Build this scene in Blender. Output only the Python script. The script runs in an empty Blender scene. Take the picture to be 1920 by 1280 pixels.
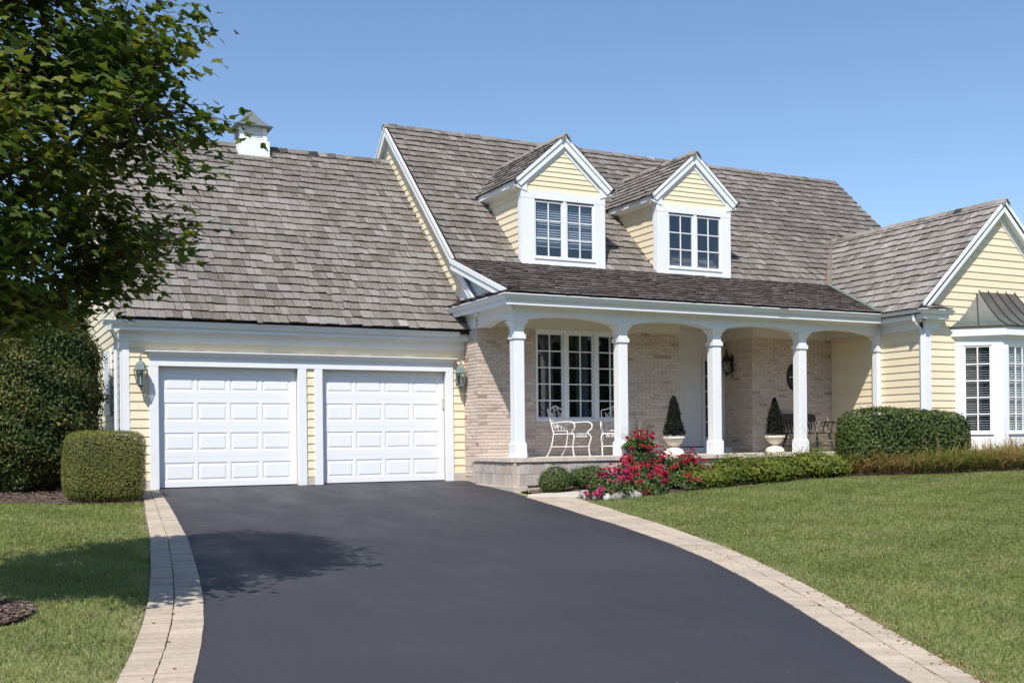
import bpy, math, random
import numpy as np
from mathutils import Vector, Matrix
rad = math.radians
R = random.Random(7)
NR = np.random.RandomState(11)
S = bpy.context.scene
COL = S.collection

# ------------------------------------------------------------------ camera
F_PX, ROLL, YAW, CYP = 2037.84, rad(-0.5961), rad(26.7124), 823.75
FW = np.array([math.sin(YAW), math.cos(YAW), 0.0])
r0 = np.array([math.cos(YAW), -math.sin(YAW), 0.0]); u0 = np.array([0, 0, 1.0])
RX = r0 * math.cos(ROLL) + u0 * math.sin(ROLL)
UP = -r0 * math.sin(ROLL) + u0 * math.cos(ROLL)
CAM = np.array([0.0, 0.0, 0.825])
cd = bpy.data.cameras.new('camera'); cam = bpy.data.objects.new('camera', cd); COL.objects.link(cam)
cam.matrix_world = Matrix(((RX[0], UP[0], -FW[0], CAM[0]), (RX[1], UP[1], -FW[1], CAM[1]), (RX[2], UP[2], -FW[2], CAM[2]), (0, 0, 0, 1)))
cd.sensor_width = 36.0; cd.lens = 36.0 * F_PX / 1920; cd.shift_y = (CYP - 640) / 1920
cd.clip_end = 6000; S.camera = cam

# ------------------------------------------------------------------ light
SUN = Vector((-0.495, -0.612, 1.0)).normalized()
w = bpy.data.worlds.new('World'); S.world = w; w.use_nodes = True
nt = w.node_tree; bg = nt.nodes['Background']
sky = nt.nodes.new('ShaderNodeTexSky'); sky.sky_type = 'NISHITA'; sky.sun_disc = False
sky.sun_elevation = math.asin(SUN.z); sky.sun_rotation = math.atan2(SUN.x, SUN.y)
sky.air_density = 1.0; sky.dust_density = 0.35; sky.ozone_density = 4.0; sky.altitude = 200
nt.links.new(sky.outputs[0], bg.inputs[0]); bg.inputs[1].default_value = 0.128
sl = bpy.data.lights.new('sun', 'SUN'); sl.energy = 4.6; sl.angle = rad(0.55); sl.color = (1.0, 0.955, 0.89)
so = bpy.data.objects.new('sun', sl); COL.objects.link(so); so.location = (-20, -25, 40)
so.rotation_euler = SUN.to_track_quat('Z', 'Y').to_euler()
S.view_settings.view_transform = 'Standard'; S.view_settings.look = 'None'
S.view_settings.exposure = 0.35; S.view_settings.gamma = 1; S.view_settings.use_curve_mapping = False
S.render.engine = 'CYCLES'
S.cycles.max_bounces = 7; S.cycles.transparent_max_bounces = 12

# ------------------------------------------------------------------ helpers
def px_of(P):
    P = np.atleast_2d(np.asarray(P, float)) - CAM
    z = np.maximum(P @ FW, 0.05)
    return np.stack([960 + F_PX * (P @ RX) / z, CYP - F_PX * (P @ UP) / z], 1)

def px_area(P):
    q = px_of(P); x, y = q[:, 0], q[:, 1]
    if x.max() < 0 or x.min() > 1920 or y.max() < 0 or y.min() > 1280: return 0.0
    return abs(float(np.sum(x * np.roll(y, -1) - y * np.roll(x, -1)))) / 2

def terr(X, Y):
    X = np.asarray(X, float); Y = np.asarray(Y, float)
    d = np.where(Y > 20, 0.0, np.where(Y > 14, -.055 * (20 - Y), np.where(Y > 0, -.33 - .04 * (14 - Y), -.89 + .02 * np.maximum(Y, -12))))
    return d + .05 * np.clip(X - 9.5, 0, 14)

BASE = {}
def thing(name, label, cat, loc=(0, 0, 0), group=None):
    o = bpy.data.objects.new(name, None); COL.objects.link(o); o.location = loc
    o.empty_display_size = .2
    o['label'] = label; o['category'] = cat
    if group: o['group'] = group
    BASE[o] = Vector(loc)
    return o
def tag(o, label, cat, group=None):
    o['label'] = label; o['category'] = cat
    if group: o['group'] = group
    return o

def link_mesh(name, me, parent, kind=None):
    o = bpy.data.objects.new(name, me); COL.objects.link(o)
    if parent is not None:
        o.parent = parent; BASE[o] = BASE.get(parent, Vector())
    else:
        BASE[o] = Vector()
    if kind: o['kind'] = kind
    return o

def np_mesh(name, V, T, tint, mats, smooth=False):
    """triangle mesh straight from arrays; tint is per triangle"""
    me = bpy.data.meshes.new(name)
    V = np.ascontiguousarray(V, dtype=np.float32); T = np.ascontiguousarray(T, dtype=np.int32)
    me.vertices.add(len(V)); me.vertices.foreach_set('co', V.ravel())
    me.loops.add(T.size); me.loops.foreach_set('vertex_index', T.ravel())
    me.polygons.add(len(T)); me.polygons.foreach_set('loop_start', np.arange(0, T.size, 3, dtype=np.int32))
    if smooth: me.polygons.foreach_set('use_smooth', np.ones(len(T), dtype=bool))
    me.update(calc_edges=True)
    a = me.attributes.new('tint', 'FLOAT', 'FACE'); a.data.foreach_set('value', np.ascontiguousarray(tint, dtype=np.float32))
    for m in (mats if isinstance(mats, (list, tuple)) else [mats]): me.materials.append(m)
    return me

class MB:
    def __init__(s): s.v = []; s.f = []; s.t = []
    def add(s, verts, faces, tint=.5):
        n = len(s.v); s.v += [tuple(p) for p in verts]
        for f in faces: s.f.append([i + n for i in f]); s.t.append(tint)
        return s
    def box(s, x0, y0, z0, x1, y1, z1, tint=.5):
        return s.add([(x0, y0, z0), (x1, y0, z0), (x1, y1, z0), (x0, y1, z0), (x0, y0, z1), (x1, y0, z1), (x1, y1, z1), (x0, y1, z1)],
                     [(0, 3, 2, 1), (4, 5, 6, 7), (0, 1, 5, 4), (1, 2, 6, 5), (2, 3, 7, 6), (3, 0, 4, 7)], tint)
    def obox(s, O, a, n, u0, u1, z0, z1, d0, d1, tint=.5):
        O = Vector(O); a = Vector(a); n = Vector(n); Z = Vector((0, 0, 1))
        P = [O + a * u + n * d + Z * z for z in (z0, z1) for (u, d) in ((u0, d0), (u1, d0), (u1, d1), (u0, d1))]
        return s.add(P, [(0, 3, 2, 1), (4, 5, 6, 7), (0, 1, 5, 4), (1, 2, 6, 5), (2, 3, 7, 6), (3, 0, 4, 7)], tint)
    def prism(s, pts, d, tint=.5):
        n = len(pts); d = Vector(d); A = [Vector(p) for p in pts]; B = [p + d for p in A]
        fs = [tuple(range(n - 1, -1, -1)), tuple(range(n, 2 * n))] + [(i, (i + 1) % n, n + (i + 1) % n, n + i) for i in range(n)]
        return s.add(A + B, fs, tint)
    def tube(s, pts, r, n=6, tint=.5, cap=True):
        pts = [Vector(p) for p in pts]; m = len(pts)
        rr = r if isinstance(r, (list, tuple)) else [r] * m
        V = []; prev = None
        for i, p in enumerate(pts):
            t = (pts[min(i + 1, m - 1)] - pts[max(i - 1, 0)])
            t = t.normalized() if t.length > 1e-9 else Vector((0, 0, 1))
            if prev is None:
                ref = Vector((0, 0, 1)) if abs(t.z) < .9 else Vector((1, 0, 0))
                a = t.cross(ref).normalized()
            else:
                a = (prev - t * prev.dot(t)); a = a.normalized() if a.length > 1e-6 else t.orthogonal().normalized()
            prev = a; b = t.cross(a)
            for k in range(n):
                q = 2 * math.pi * k / n
                V.append(p + (a * math.cos(q) + b * math.sin(q)) * rr[i])
        fs = []
        for i in range(m - 1):
            for k in range(n):
                k2 = (k + 1) % n
                fs.append((i * n + k, i * n + k2, (i + 1) * n + k2, (i + 1) * n + k))
        if cap: fs += [tuple(range(n - 1, -1, -1)), tuple((m - 1) * n + k for k in range(n))]
        return s.add(V, fs, tint)
    def lathe(s, prof, c, n=16, tint=.5, rot=0, flute=0):
        c = Vector(c); V = []; m = len(prof)
        for (r, z) in prof:
            for k in range(n):
                q = 2 * math.pi * k / n + rot; rr = r * (1 - (flute if k % 2 else 0))
                V.append(c + Vector((rr * math.cos(q), rr * math.sin(q), z)))
        fs = [(i * n + k, i * n + (k + 1) % n, (i + 1) * n + (k + 1) % n, (i + 1) * n + k) for i in range(m - 1) for k in range(n)]
        fs += [tuple(range(n - 1, -1, -1)), tuple((m - 1) * n + k for k in range(n))]
        return s.add(V, fs, tint)
    def build(s, name, mat, parent=None, smooth=False, bevel=0, kind=None):
        b = BASE.get(parent, Vector())
        me = bpy.data.meshes.new(name)
        me.from_pydata([(p[0] - b[0], p[1] - b[1], p[2] - b[2]) for p in s.v], [], s.f)
        me.update()
        a = me.attributes.new('tint', 'FLOAT', 'FACE'); a.data.foreach_set('value', s.t)
        me.materials.append(mat)
        if smooth: me.polygons.foreach_set('use_smooth', [True] * len(me.polygons))
        o = link_mesh(name, me, parent, kind)
        if bevel:
            md = o.modifiers.new('bevel', 'BEVEL'); md.width = bevel; md.segments = 2; md.limit_method = 'ANGLE'; md.angle_limit = rad(35)
        return o

def clip_poly(P, lines):
    """P list of (a,u); lines list of (na,nu,c) keeping na*a+nu*u<=c"""
    for na, nu, c in lines:
        Q = []
        for i in range(len(P)):
            p, q = P[i], P[(i + 1) % len(P)]
            dp = na * p[0] + nu * p[1] - c; dq = na * q[0] + nu * q[1] - c
            if dp <= 0: Q.append(p)
            if (dp < 0 < dq) or (dq < 0 < dp):
                t = dp / (dp - dq); Q.append((p[0] + (q[0] - p[0]) * t, p[1] + (q[1] - p[1]) * t))
        P = Q
        if len(P) < 3: return []
    return P
def hull_lines(P):
    """convex CCW polygon -> half planes"""
    out = []
    for i in range(len(P)):
        (x0, y0), (x1, y1) = P[i], P[(i + 1) % len(P)]
        na, nu = (y1 - y0), -(x1 - x0); out.append((na, nu, na * x0 + nu * y0))
    return out

# ------------------------------------------------------------------ materials
def mat(name, cols, rough=.7, scale=6.0, stretch=(1, 1, 1), amp=.12, bump=0.0, bscale=None, spec=.4, metal=0.0, trans=0.0, big=0.0, bigscale=.6, detail=5):
    """cols: colour ramp read by the per-piece tint; noise gives grain, big noise gives weathering"""
    m = bpy.data.materials.new(name); m.use_nodes = True; t = m.node_tree; N = t.nodes; L = t.links
    p = N['Principled BSDF']
    p.inputs['Roughness'].default_value = rough; p.inputs['Specular IOR Level'].default_value = spec; p.inputs['Metallic'].default_value = metal
    at = N.new('ShaderNodeAttribute'); at.attribute_name = 'tint'
    rp = N.new('ShaderNodeValToRGB'); els = rp.color_ramp.elements
    n = len(cols)
    while len(els) < max(n, 2): els.new(.5)
    cc = cols if n > 1 else [cols[0], cols[0]]
    for i, c in enumerate(cc): els[i].position = i / (len(cc) - 1); els[i].color = (*c, 1)
    L.new(at.outputs['Fac'], rp.inputs[0])
    tc = N.new('ShaderNodeTexCoord'); mp = N.new('ShaderNodeMapping'); mp.inputs['Scale'].default_value = stretch
    L.new(tc.outputs['Object'], mp.inputs[0])
    nz = N.new('ShaderNodeTexNoise'); nz.inputs['Scale'].default_value = scale; nz.inputs['Detail'].default_value = detail; nz.inputs['Roughness'].default_value = .62
    L.new(mp.outputs[0], nz.inputs['Vector'])
    mr = N.new('ShaderNodeMapRange'); mr.inputs['From Min'].default_value = .25; mr.inputs['From Max'].default_value = .75
    mr.inputs['To Min'].default_value = 1 - amp; mr.inputs['To Max'].default_value = 1 + amp
    L.new(nz.outputs['Fac'], mr.inputs['Value'])
    mul = N.new('ShaderNodeVectorMath'); mul.operation = 'SCALE'
    L.new(rp.outputs[0], mul.inputs[0]); L.new(mr.outputs[0], mul.inputs['Scale'])
    out = mul.outputs[0]
    if big:
        n2 = N.new('ShaderNodeTexNoise'); n2.inputs['Scale'].default_value = bigscale; n2.inputs['Detail'].default_value = 4
        L.new(tc.outputs['Object'], n2.inputs['Vector'])
        m2 = N.new('ShaderNodeMapRange'); m2.inputs['From Min'].default_value = .3; m2.inputs['From Max'].default_value = .7
        m2.inputs['To Min'].default_value = 1 - big; m2.inputs['To Max'].default_value = 1 + big
        L.new(n2.outputs['Fac'], m2.inputs['Value'])
        mu2 = N.new('ShaderNodeVectorMath'); mu2.operation = 'SCALE'; L.new(out, mu2.inputs[0]); L.new(m2.outputs[0], mu2.inputs['Scale']); out = mu2.outputs[0]
    L.new(out, p.inputs['Base Color'])
    if bump:
        bp = N.new('ShaderNodeBump'); bp.inputs['Strength'].default_value = bump; bp.inputs['Distance'].default_value = .01
        if bscale:
            n3 = N.new('ShaderNodeTexNoise'); n3.inputs['Scale'].default_value = bscale; n3.inputs['Detail'].default_value = 3
            L.new(mp.outputs[0], n3.inputs['Vector']); L.new(n3.outputs['Fac'], bp.inputs['Height'])
        else: L.new(nz.outputs['Fac'], bp.inputs['Height'])
        L.new(bp.outputs[0], p.inputs['Normal'])
    if trans:
        tr = N.new('ShaderNodeBsdfTranslucent'); mx = N.new('ShaderNodeMixShader'); mx.inputs[0].default_value = trans
        br = N.new('ShaderNodeVectorMath'); br.operation = 'MULTIPLY'; br.inputs[1].default_value = (1.25, 1.35, .7)
        L.new(out, br.inputs[0]); L.new(br.outputs[0], tr.inputs['Color'])
        L.new(p.outputs[0], mx.inputs[1]); L.new(tr.outputs[0], mx.inputs[2]); L.new(mx.outputs[0], N['Material Output'].inputs[0])
    return m

M = {}
M['white'] = mat('white_paint', [(.77, .785, .80)], .45, 9, amp=.03, bump=.05, bscale=60, big=.025)
M['door'] = mat('garage_door_paint', [(.80, .81, .825)], .4, 60, (.25, 1, 3), amp=.03, bump=.08, big=.02)
M['gutter'] = mat('gutter_enamel', [(.74, .76, .775)], .28, 14, amp=.03, spec=.6)
M['cream'] = mat('cream_siding_paint', [(.755, .65, .455), (.795, .70, .51)], .55, 40, (.15, .15, 3), amp=.035, bump=.08, big=.03)
SH = [(.030, .025, .022), (.150, .130, .113), (.202, .182, .163), (.245, .228, .210), (.31, .296, .282)]
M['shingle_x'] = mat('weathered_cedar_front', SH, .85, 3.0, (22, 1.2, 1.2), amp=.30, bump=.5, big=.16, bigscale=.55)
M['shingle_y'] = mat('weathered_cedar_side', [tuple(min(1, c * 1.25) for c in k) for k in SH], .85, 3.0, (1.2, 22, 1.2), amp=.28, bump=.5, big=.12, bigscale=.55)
M['shingle_brown'] = mat('shaded_cedar_porch', [(.028, .022, .019), (.10, .080, .068), (.16, .138, .124), (.25, .228, .21)], .85, 3.0, (22, 1.2, 1.2), amp=.3, bump=.5, big=.15)  # darker copy: butt shadows seen at the low pitch are put into the colour
M['deck'] = mat('roof_underlay', [(.035, .03, .028)], .9)
M['brick'] = mat('pale_brick', [(.24, .165, .13), (.43, .33, .265), (.545, .44, .37), (.61, .51, .435), (.66, .57, .50)], .9, 22, (1, 1, 1.8), amp=.24, bump=.4, big=.05)
M['mortar'] = mat('mortar', [(.50, .43, .37)], .95, 60, amp=.1, bump=.3)
M['stone'] = mat('base_block', [(.34, .31, .30), (.44, .36, .29), (.42, .38, .35), (.50, .44, .38)], .9, 25, amp=.12, bump=.3, big=.06)
M['cap'] = mat('cap_paver', [(.46, .41, .37), (.55, .46, .39), (.60, .52, .45)], .9, 25, amp=.12, bump=.25)
M['concrete'] = mat('concrete', [(.50, .45, .38)], .92, 18, amp=.10, bump=.25, big=.08)
M['paver'] = mat('edging_paver', [(.385, .315, .238), (.43, .355, .275), (.455, .38, .295)], .92, 22, amp=.17, bump=.35, big=.12, bigscale=1.7)
M['joint'] = mat('paver_joint_soil', [(.10, .085, .07)], .95, 20, amp=.2)
M['copper'] = mat('weathered_copper', [(.115, .080, .066), (.095, .090, .080), (.088, .125, .110)], .55, 3.0, (1, 1, .5), amp=.22, metal=.15, spec=.5, big=.22, bigscale=2.2)
M['seam'] = mat('copper_seam', [(.06, .05, .045)], .5, 8, amp=.1, metal=.3)
M['flash'] = mat('copper_flashing', [(.20, .23, .20), (.30, .20, .14)], .5, 2.5, amp=.25, metal=.3)
M['slate'] = mat('lead_cupola_roof', [(.15, .17, .17)], .5, 6, amp=.15, metal=.2)
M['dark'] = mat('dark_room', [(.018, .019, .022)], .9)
M['blind'] = mat('blind_slat', [(.50, .53, .56), (.80, .81, .81)], .6, 4, amp=.03)
M['curtain'] = mat('curtain_cloth', [(.10, .14, .17), (.18, .23, .26)], .9, 4, (20, 20, .3), amp=.25)
M['patina'] = mat('verdigris_metal', [(.17, .215, .205)], .55, 30, amp=.35, metal=.1)
M['blackmetal'] = mat('dark_lantern_metal', [(.03, .033, .035)], .45, 20, amp=.2, metal=.3)
M['ironwhite'] = mat('white_wrought_iron', [(.80, .77, .74)], .45, 20, amp=.06)
M['blackpaint'] = mat('black_painted_wood', [(.014, .013, .013)], .35, 20, amp=.2)
M['urn'] = mat('cream_urn', [(.72, .66, .56)], .65, 14, amp=.08, bump=.1)
M['pot'] = mat('black_pot', [(.02, .02, .022)], .4)
M['beige'] = mat('porch_ceiling_paint', [(.66, .62, .55)], .6, 8, amp=.03)
M['entry'] = mat('entry_door_paint', [(.72, .70, .69)], .4, 12, amp=.03)
M['keypad'] = mat('keypad_plastic', [(.45, .44, .40)], .5)
M['bark'] = mat('maple_bark', [(.10, .085, .07)], .9, 8, (6, 6, 1), amp=.35, bump=.6)
M['twig'] = mat('red_brown_twig', [(.085, .04, .03)], .7, 20, amp=.2)
M['maple'] = mat('maple_leaf', [(.032, .054, .014), (.062, .098, .020), (.105, .142, .026), (.17, .185, .036), (.24, .20, .042)], .45, 12, amp=.15, spec=.4, trans=.40)
M['arbor'] = mat('arborvitae_foliage', [(.020, .036, .012), (.042, .068, .019), (.085, .105, .026), (.24, .19, .045)], .6, 12, amp=.2, spec=.22, trans=.2)
M['yew'] = mat('yew_hedge_foliage', [(0.064, 0.082, 0.023), (0.125, 0.151, 0.036), (0.194, 0.200, 0.049), (0.296, 0.251, 0.068)], .6, 12, amp=.2, spec=.22, trans=.15)
M['euon'] = mat('broadleaf_hedge_foliage', [(.024, .040, .010), (.050, .080, .018), (.085, .120, .028), (.125, .155, .045)], .5, 12, amp=.15, spec=.25, trans=.2)
M['box'] = mat('boxwood_foliage', [(0.025, 0.050, 0.015), (0.060, 0.094, 0.027), (0.106, 0.138, 0.037)], .5, 12, amp=.2, spec=.22, trans=.15)
M['jun'] = mat('juniper_foliage', [(0.036, 0.060, 0.014), (0.090, 0.132, 0.019), (0.156, 0.192, 0.026), (0.204, 0.180, 0.048)], .6, 12, amp=.2, spec=.22, trans=.15)
M['rose'] = mat('rose_foliage', [(0.027, 0.056, 0.018), (0.056, 0.106, 0.027), (0.106, 0.156, 0.050), (0.200, 0.163, 0.075)], .45, 12, amp=.2, spec=.22, trans=.15)
M['topiary'] = mat('dark_topiary_foliage', [(.004, .006, .004), (.008, .011, .007), (.018, .022, .013)], .7, 12, amp=.2, spec=.15)
M['lily'] = mat('daylily_leaf', [(.12, .165, .04), (.215, .235, .075), (.36, .26, .13), (.45, .25, .16)], .6, 12, amp=.15, spec=.25, trans=.35)
M['spike'] = mat('spike_leaf', [(.05, .08, .035), (.09, .12, .06)], .5, 12, amp=.1, trans=.1)
M['petal_red'] = mat('red_petals', [(.15, .002, .010), (.32, .006, .026), (.44, .014, .048)], .5, 30, amp=.15, trans=.12)
M['petal_pink'] = mat('magenta_petals', [(.24, .006, .060), (.38, .020, .115), (.50, .07, .19)], .5, 30, amp=.15, trans=.12)
M['petal_white'] = mat('pale_petals', [(.62, .50, .50)], .6, trans=.2)
M['inner'] = mat('dark_core', [(.012, .012, .008)], .95, 10, amp=.3)  # near-black colour of the light-blocking cores inside the shrubs
M['rock'] = mat('river_rock', [(.13, .13, .13), (.25, .235, .215), (.44, .42, .39)], .8, 14, amp=.40, bump=.3, big=.15, bigscale=4)
M['mulch'] = mat('bark_mulch', [(.06, .040, .032), (.125, .085, .066), (.22, .165, .135)], .95, 30, amp=.3, bump=.5)
M['deadleaf'] = mat('dry_leaf', [(.10, .05, .025), (.24, .11, .05), (.32, .20, .11)], .8, 20, amp=.2, trans=.15)
M['grass'] = mat('grass_blade', [(.125, .150, .046), (.215, .252, .082), (.285, .305, .125), (.38, .335, .20), (.45, .39, .27)], .6, 3, amp=.1, spec=.3, trans=.45)
M['soil'] = mat('lawn_thatch', [(.20, .205, .09)], .95, 5, amp=.30, bump=.4, bscale=60, big=.22, bigscale=.5)

def asphalt_mat():
    m = mat('sealed_asphalt', [(.043, .043, .051)], .62, 240, amp=.16, bump=.30, bscale=420, spec=.25, big=.10, bigscale=.45)
    t = m.node_tree; N = t.nodes; L = t.links; p = N['Principled BSDF']
    tc = N.new('ShaderNodeTexCoord'); n = N.new('ShaderNodeTexNoise'); n.inputs['Scale'].default_value = 2.2; n.inputs['Detail'].default_value = 6
    mp = N.new('ShaderNodeMapping'); mp.inputs['Scale'].default_value = (1, .35, 1)
    L.new(tc.outputs['Object'], mp.inputs[0]); L.new(mp.outputs[0], n.inputs['Vector'])
    mr = N.new('ShaderNodeMapRange'); mr.inputs['From Min'].default_value = .35; mr.inputs['From Max'].default_value = .7; mr.inputs['To Min'].default_value = .52; mr.inputs['To Max'].default_value = .72
    L.new(n.outputs['Fac'], mr.inputs['Value']); L.new(mr.outputs[0], p.inputs['Roughness'])
    return m
M['asphalt'] = asphalt_mat()

def glass_mat(name, tint, refl):
    m = bpy.data.materials.new(name); m.use_nodes = True; t = m.node_tree; N = t.nodes; L = t.links
    N.remove(N['Principled BSDF'])
    tr = N.new('ShaderNodeBsdfTransparent'); tr.inputs[0].default_value = (*tint, 1)
    gl = N.new('ShaderNodeBsdfGlossy'); gl.inputs['Roughness'].default_value = .015; gl.inputs[0].default_value = (.92, .95, 1, 1)
    # Schlick reflectance that is the same from both sides of the thin pane
    lw = N.new('ShaderNodeLayerWeight'); lw.inputs['Blend'].default_value = .5
    pw = N.new('ShaderNodeMath'); pw.operation = 'POWER'; pw.inputs[1].default_value = 5; L.new(lw.outputs['Facing'], pw.inputs[0])
    f0 = ((refl - 1) / (refl + 1)) ** 2
    fr = N.new('ShaderNodeMapRange'); fr.inputs['To Min'].default_value = f0; fr.inputs['To Max'].default_value = 1; L.new(pw.outputs[0], fr.inputs['Value'])
    tc = N.new('ShaderNodeTexCoord'); nz = N.new('ShaderNodeTexNoise'); nz.inputs['Scale'].default_value = 1.6; L.new(tc.outputs['Object'], nz.inputs['Vector'])
    bp = N.new('ShaderNodeBump'); bp.inputs['Strength'].default_value = .03; bp.inputs['Distance'].default_value = .02
    L.new(nz.outputs['Fac'], bp.inputs['Height']); L.new(bp.outputs[0], gl.inputs['Normal'])
    mx = N.new('ShaderNodeMixShader'); L.new(fr.outputs[0], mx.inputs[0]); L.new(tr.outputs[0], mx.inputs[1]); L.new(gl.outputs[0], mx.inputs[2])
    L.new(mx.outputs[0], N['Material Output'].inputs[0])
    return m
M['glass'] = glass_mat('window_glass', (.72, .76, .79), 2.0)
M['glass_clear'] = glass_mat('lantern_glass', (.85, .88, .88), 1.5)

# ------------------------------------------------------------------ ground
def interp(Y, tab):
    ys = [t[0] for t in tab]; xs = [t[1] for t in tab]
    return np.interp(Y, ys, xs)
L_IN = [(-14, -3.6), (0, -.45), (4, .6), (6.75, 1.19), (7.57, 1.39), (8.45, 1.58), (9.59, 1.79), (11.07, 2.02), (13.64, 2.38), (15.89, 2.62), (17.64, 2.80), (20, 3.0)]
R_IN = [(-14, -2.2), (-4, 1.4), (0, 3.05), (3, 4.35), (4.86, 5.18), (6.0, 5.72), (7.19, 6.26), (8.43, 6.78), (9.56, 7.2), (10.79, 7.58), (12.8, 8.06), (14.72, 8.40), (16.39, 8.62), (17.4, 8.80), (20, 9.0)]
W_L = [(-14, .41), (6.75, .41), (10, .41), (13, .40), (16, .36), (20, .24)]
W_R = [(-14, .41), (6, .41), (8.5, .43), (10.6, .50), (13, .61), (17, .78)]
BED = [(9.2, 15.75), (10, 15.8), (12, 15.88), (14.0, 15.88), (15.2, 15.68), (16.5, 14.98), (18.0, 14.38), (20.5, 13.7), (24, 12.9), (40, 10)]
def bedY(X): return np.interp(X, [b[0] for b in BED], [b[1] for b in BED])

def nonuni(a, b, fine0, fine1, step):
    c = list(np.arange(fine0, fine1 + 1e-6, step)); s = step; x = fine1
    while x < b: s *= 1.5; x += s; c.append(x)
    s = step; x = fine0
    while x > a: s *= 1.5; x -= s; c.insert(0, x)
    return np.array(c)
gx = nonuni(-2500, 2500, -6, 26, .5); gy = nonuni(-2500, 2500, -4, 24, .5)
GX, GY = np.meshgrid(gx, gy); GZ = terr(GX, GY) - .012
V = np.stack([GX.ravel(), GY.ravel(), GZ.ravel()], 1)
nx, ny = len(gx), len(gy)
i, j = np.meshgrid(np.arange(nx - 1), np.arange(ny - 1)); q = (j * nx + i).ravel()
T = np.concatenate([np.stack([q, q + 1, q + nx + 1], 1), np.stack([q, q + nx + 1, q + nx], 1)])
link_mesh('lawn', np_mesh('lawn', V, T, np.full(len(T), .5), M['soil'], True), None, 'structure')

ys = np.concatenate([np.arange(-14, 3, .5), np.arange(3, 20.13, .06)]); NC = 15
wob = lambda y, k: .010 * math.sin(7.1 * y + k) + .008 * math.sin(17.3 * y + 2 * k) + .012 * (NR.rand() - .5)
V = []
for y in ys:
    a = interp(y, L_IN) - .02 + wob(y, 1); b = interp(y, R_IN) + .02 + wob(y, 3)
    if y > 19.97: a, b = 3.06, 8.6
    for c in range(NC):
        x = a + (b - a) * c / (NC - 1); e = 0 if 0 < c < NC - 1 else -.03
        V.append((x, y, terr(x, y) + .016 + e))
    # edges get a thin rolled lip
V = np.array(V); n = len(ys); i, j = np.meshgrid(np.arange(NC - 1), np.arange(n - 1)); q = (j * NC + i).ravel()
T = np.concatenate([np.stack([q, q + 1, q + NC + 1], 1), np.stack([q, q + NC + 1, q + NC], 1)])
# keep the lip narrow: move 2nd and next-to-last columns next to the edges
for r_ in range(n):
    V[r_ * NC + 1, 0] = V[r_ * NC, 0] + .02; V[r_ * NC + NC - 2, 0] = V[r_ * NC + NC - 1, 0] - .02
link_mesh('driveway', np_mesh('driveway', V, T, np.full(len(T), .5), M['asphalt'], True), None, 'structure')

# ---- piece pools: the 300 largest become objects, the rest one joined part
class Pool:
    def __init__(s, name, rest): s.name = name; s.rest = rest; s.items = []
    def add(s, verts, faces, tint, parent, m, face=0):
        s.items.append((px_area([verts[k] for k in faces[face]]), verts, faces, tint, parent, m))
    def emit(s, limit, root, hide=None):
        it = s.items
        sc = sorted(range(len(it)), key=lambda k: -(it[k][0] * (hide(it[k]) if hide else 1)))
        big = set(sc[:limit]); rest = {}
        for k, (a, v, f, t, par, m) in enumerate(it):
            if k in big:
                mb = MB(); mb.add(v, f, .5); mb.t = list(t) if isinstance(t, list) else [t] * len(f); mb.build(s.name, m, par)
            else: rest.setdefault(m.name, []).append((v, f, t))
        if rest:
            mats = list(rest); v = []; f = []; t = []; mi = []
            for q, k in enumerate(mats):
                for (vv, ff, tt) in rest[k]:
                    b = len(v); v += [tuple(p) for p in vv]; f += [[x + b for x in g] for g in ff]; t += (list(tt) if isinstance(tt, list) else [tt] * len(ff)); mi += [q] * len(ff)
            bb = BASE.get(root, Vector()); me = bpy.data.meshes.new(s.rest)
            me.from_pydata([(p[0] - bb[0], p[1] - bb[1], p[2] - bb[2]) for p in v], [], f); me.update()
            at = me.attributes.new('tint', 'FLOAT', 'FACE'); at.data.foreach_set('value', t)
            for k in mats: me.materials.append(bpy.data.materials[k])
            me.polygons.foreach_set('material_index', mi)
            link_mesh(s.rest, me, root, 'stuff')

BOXF = [(4, 5, 6, 7), (0, 1, 5, 4), (1, 2, 6, 5), (2, 3, 7, 6), (3, 0, 4, 7)]
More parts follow.
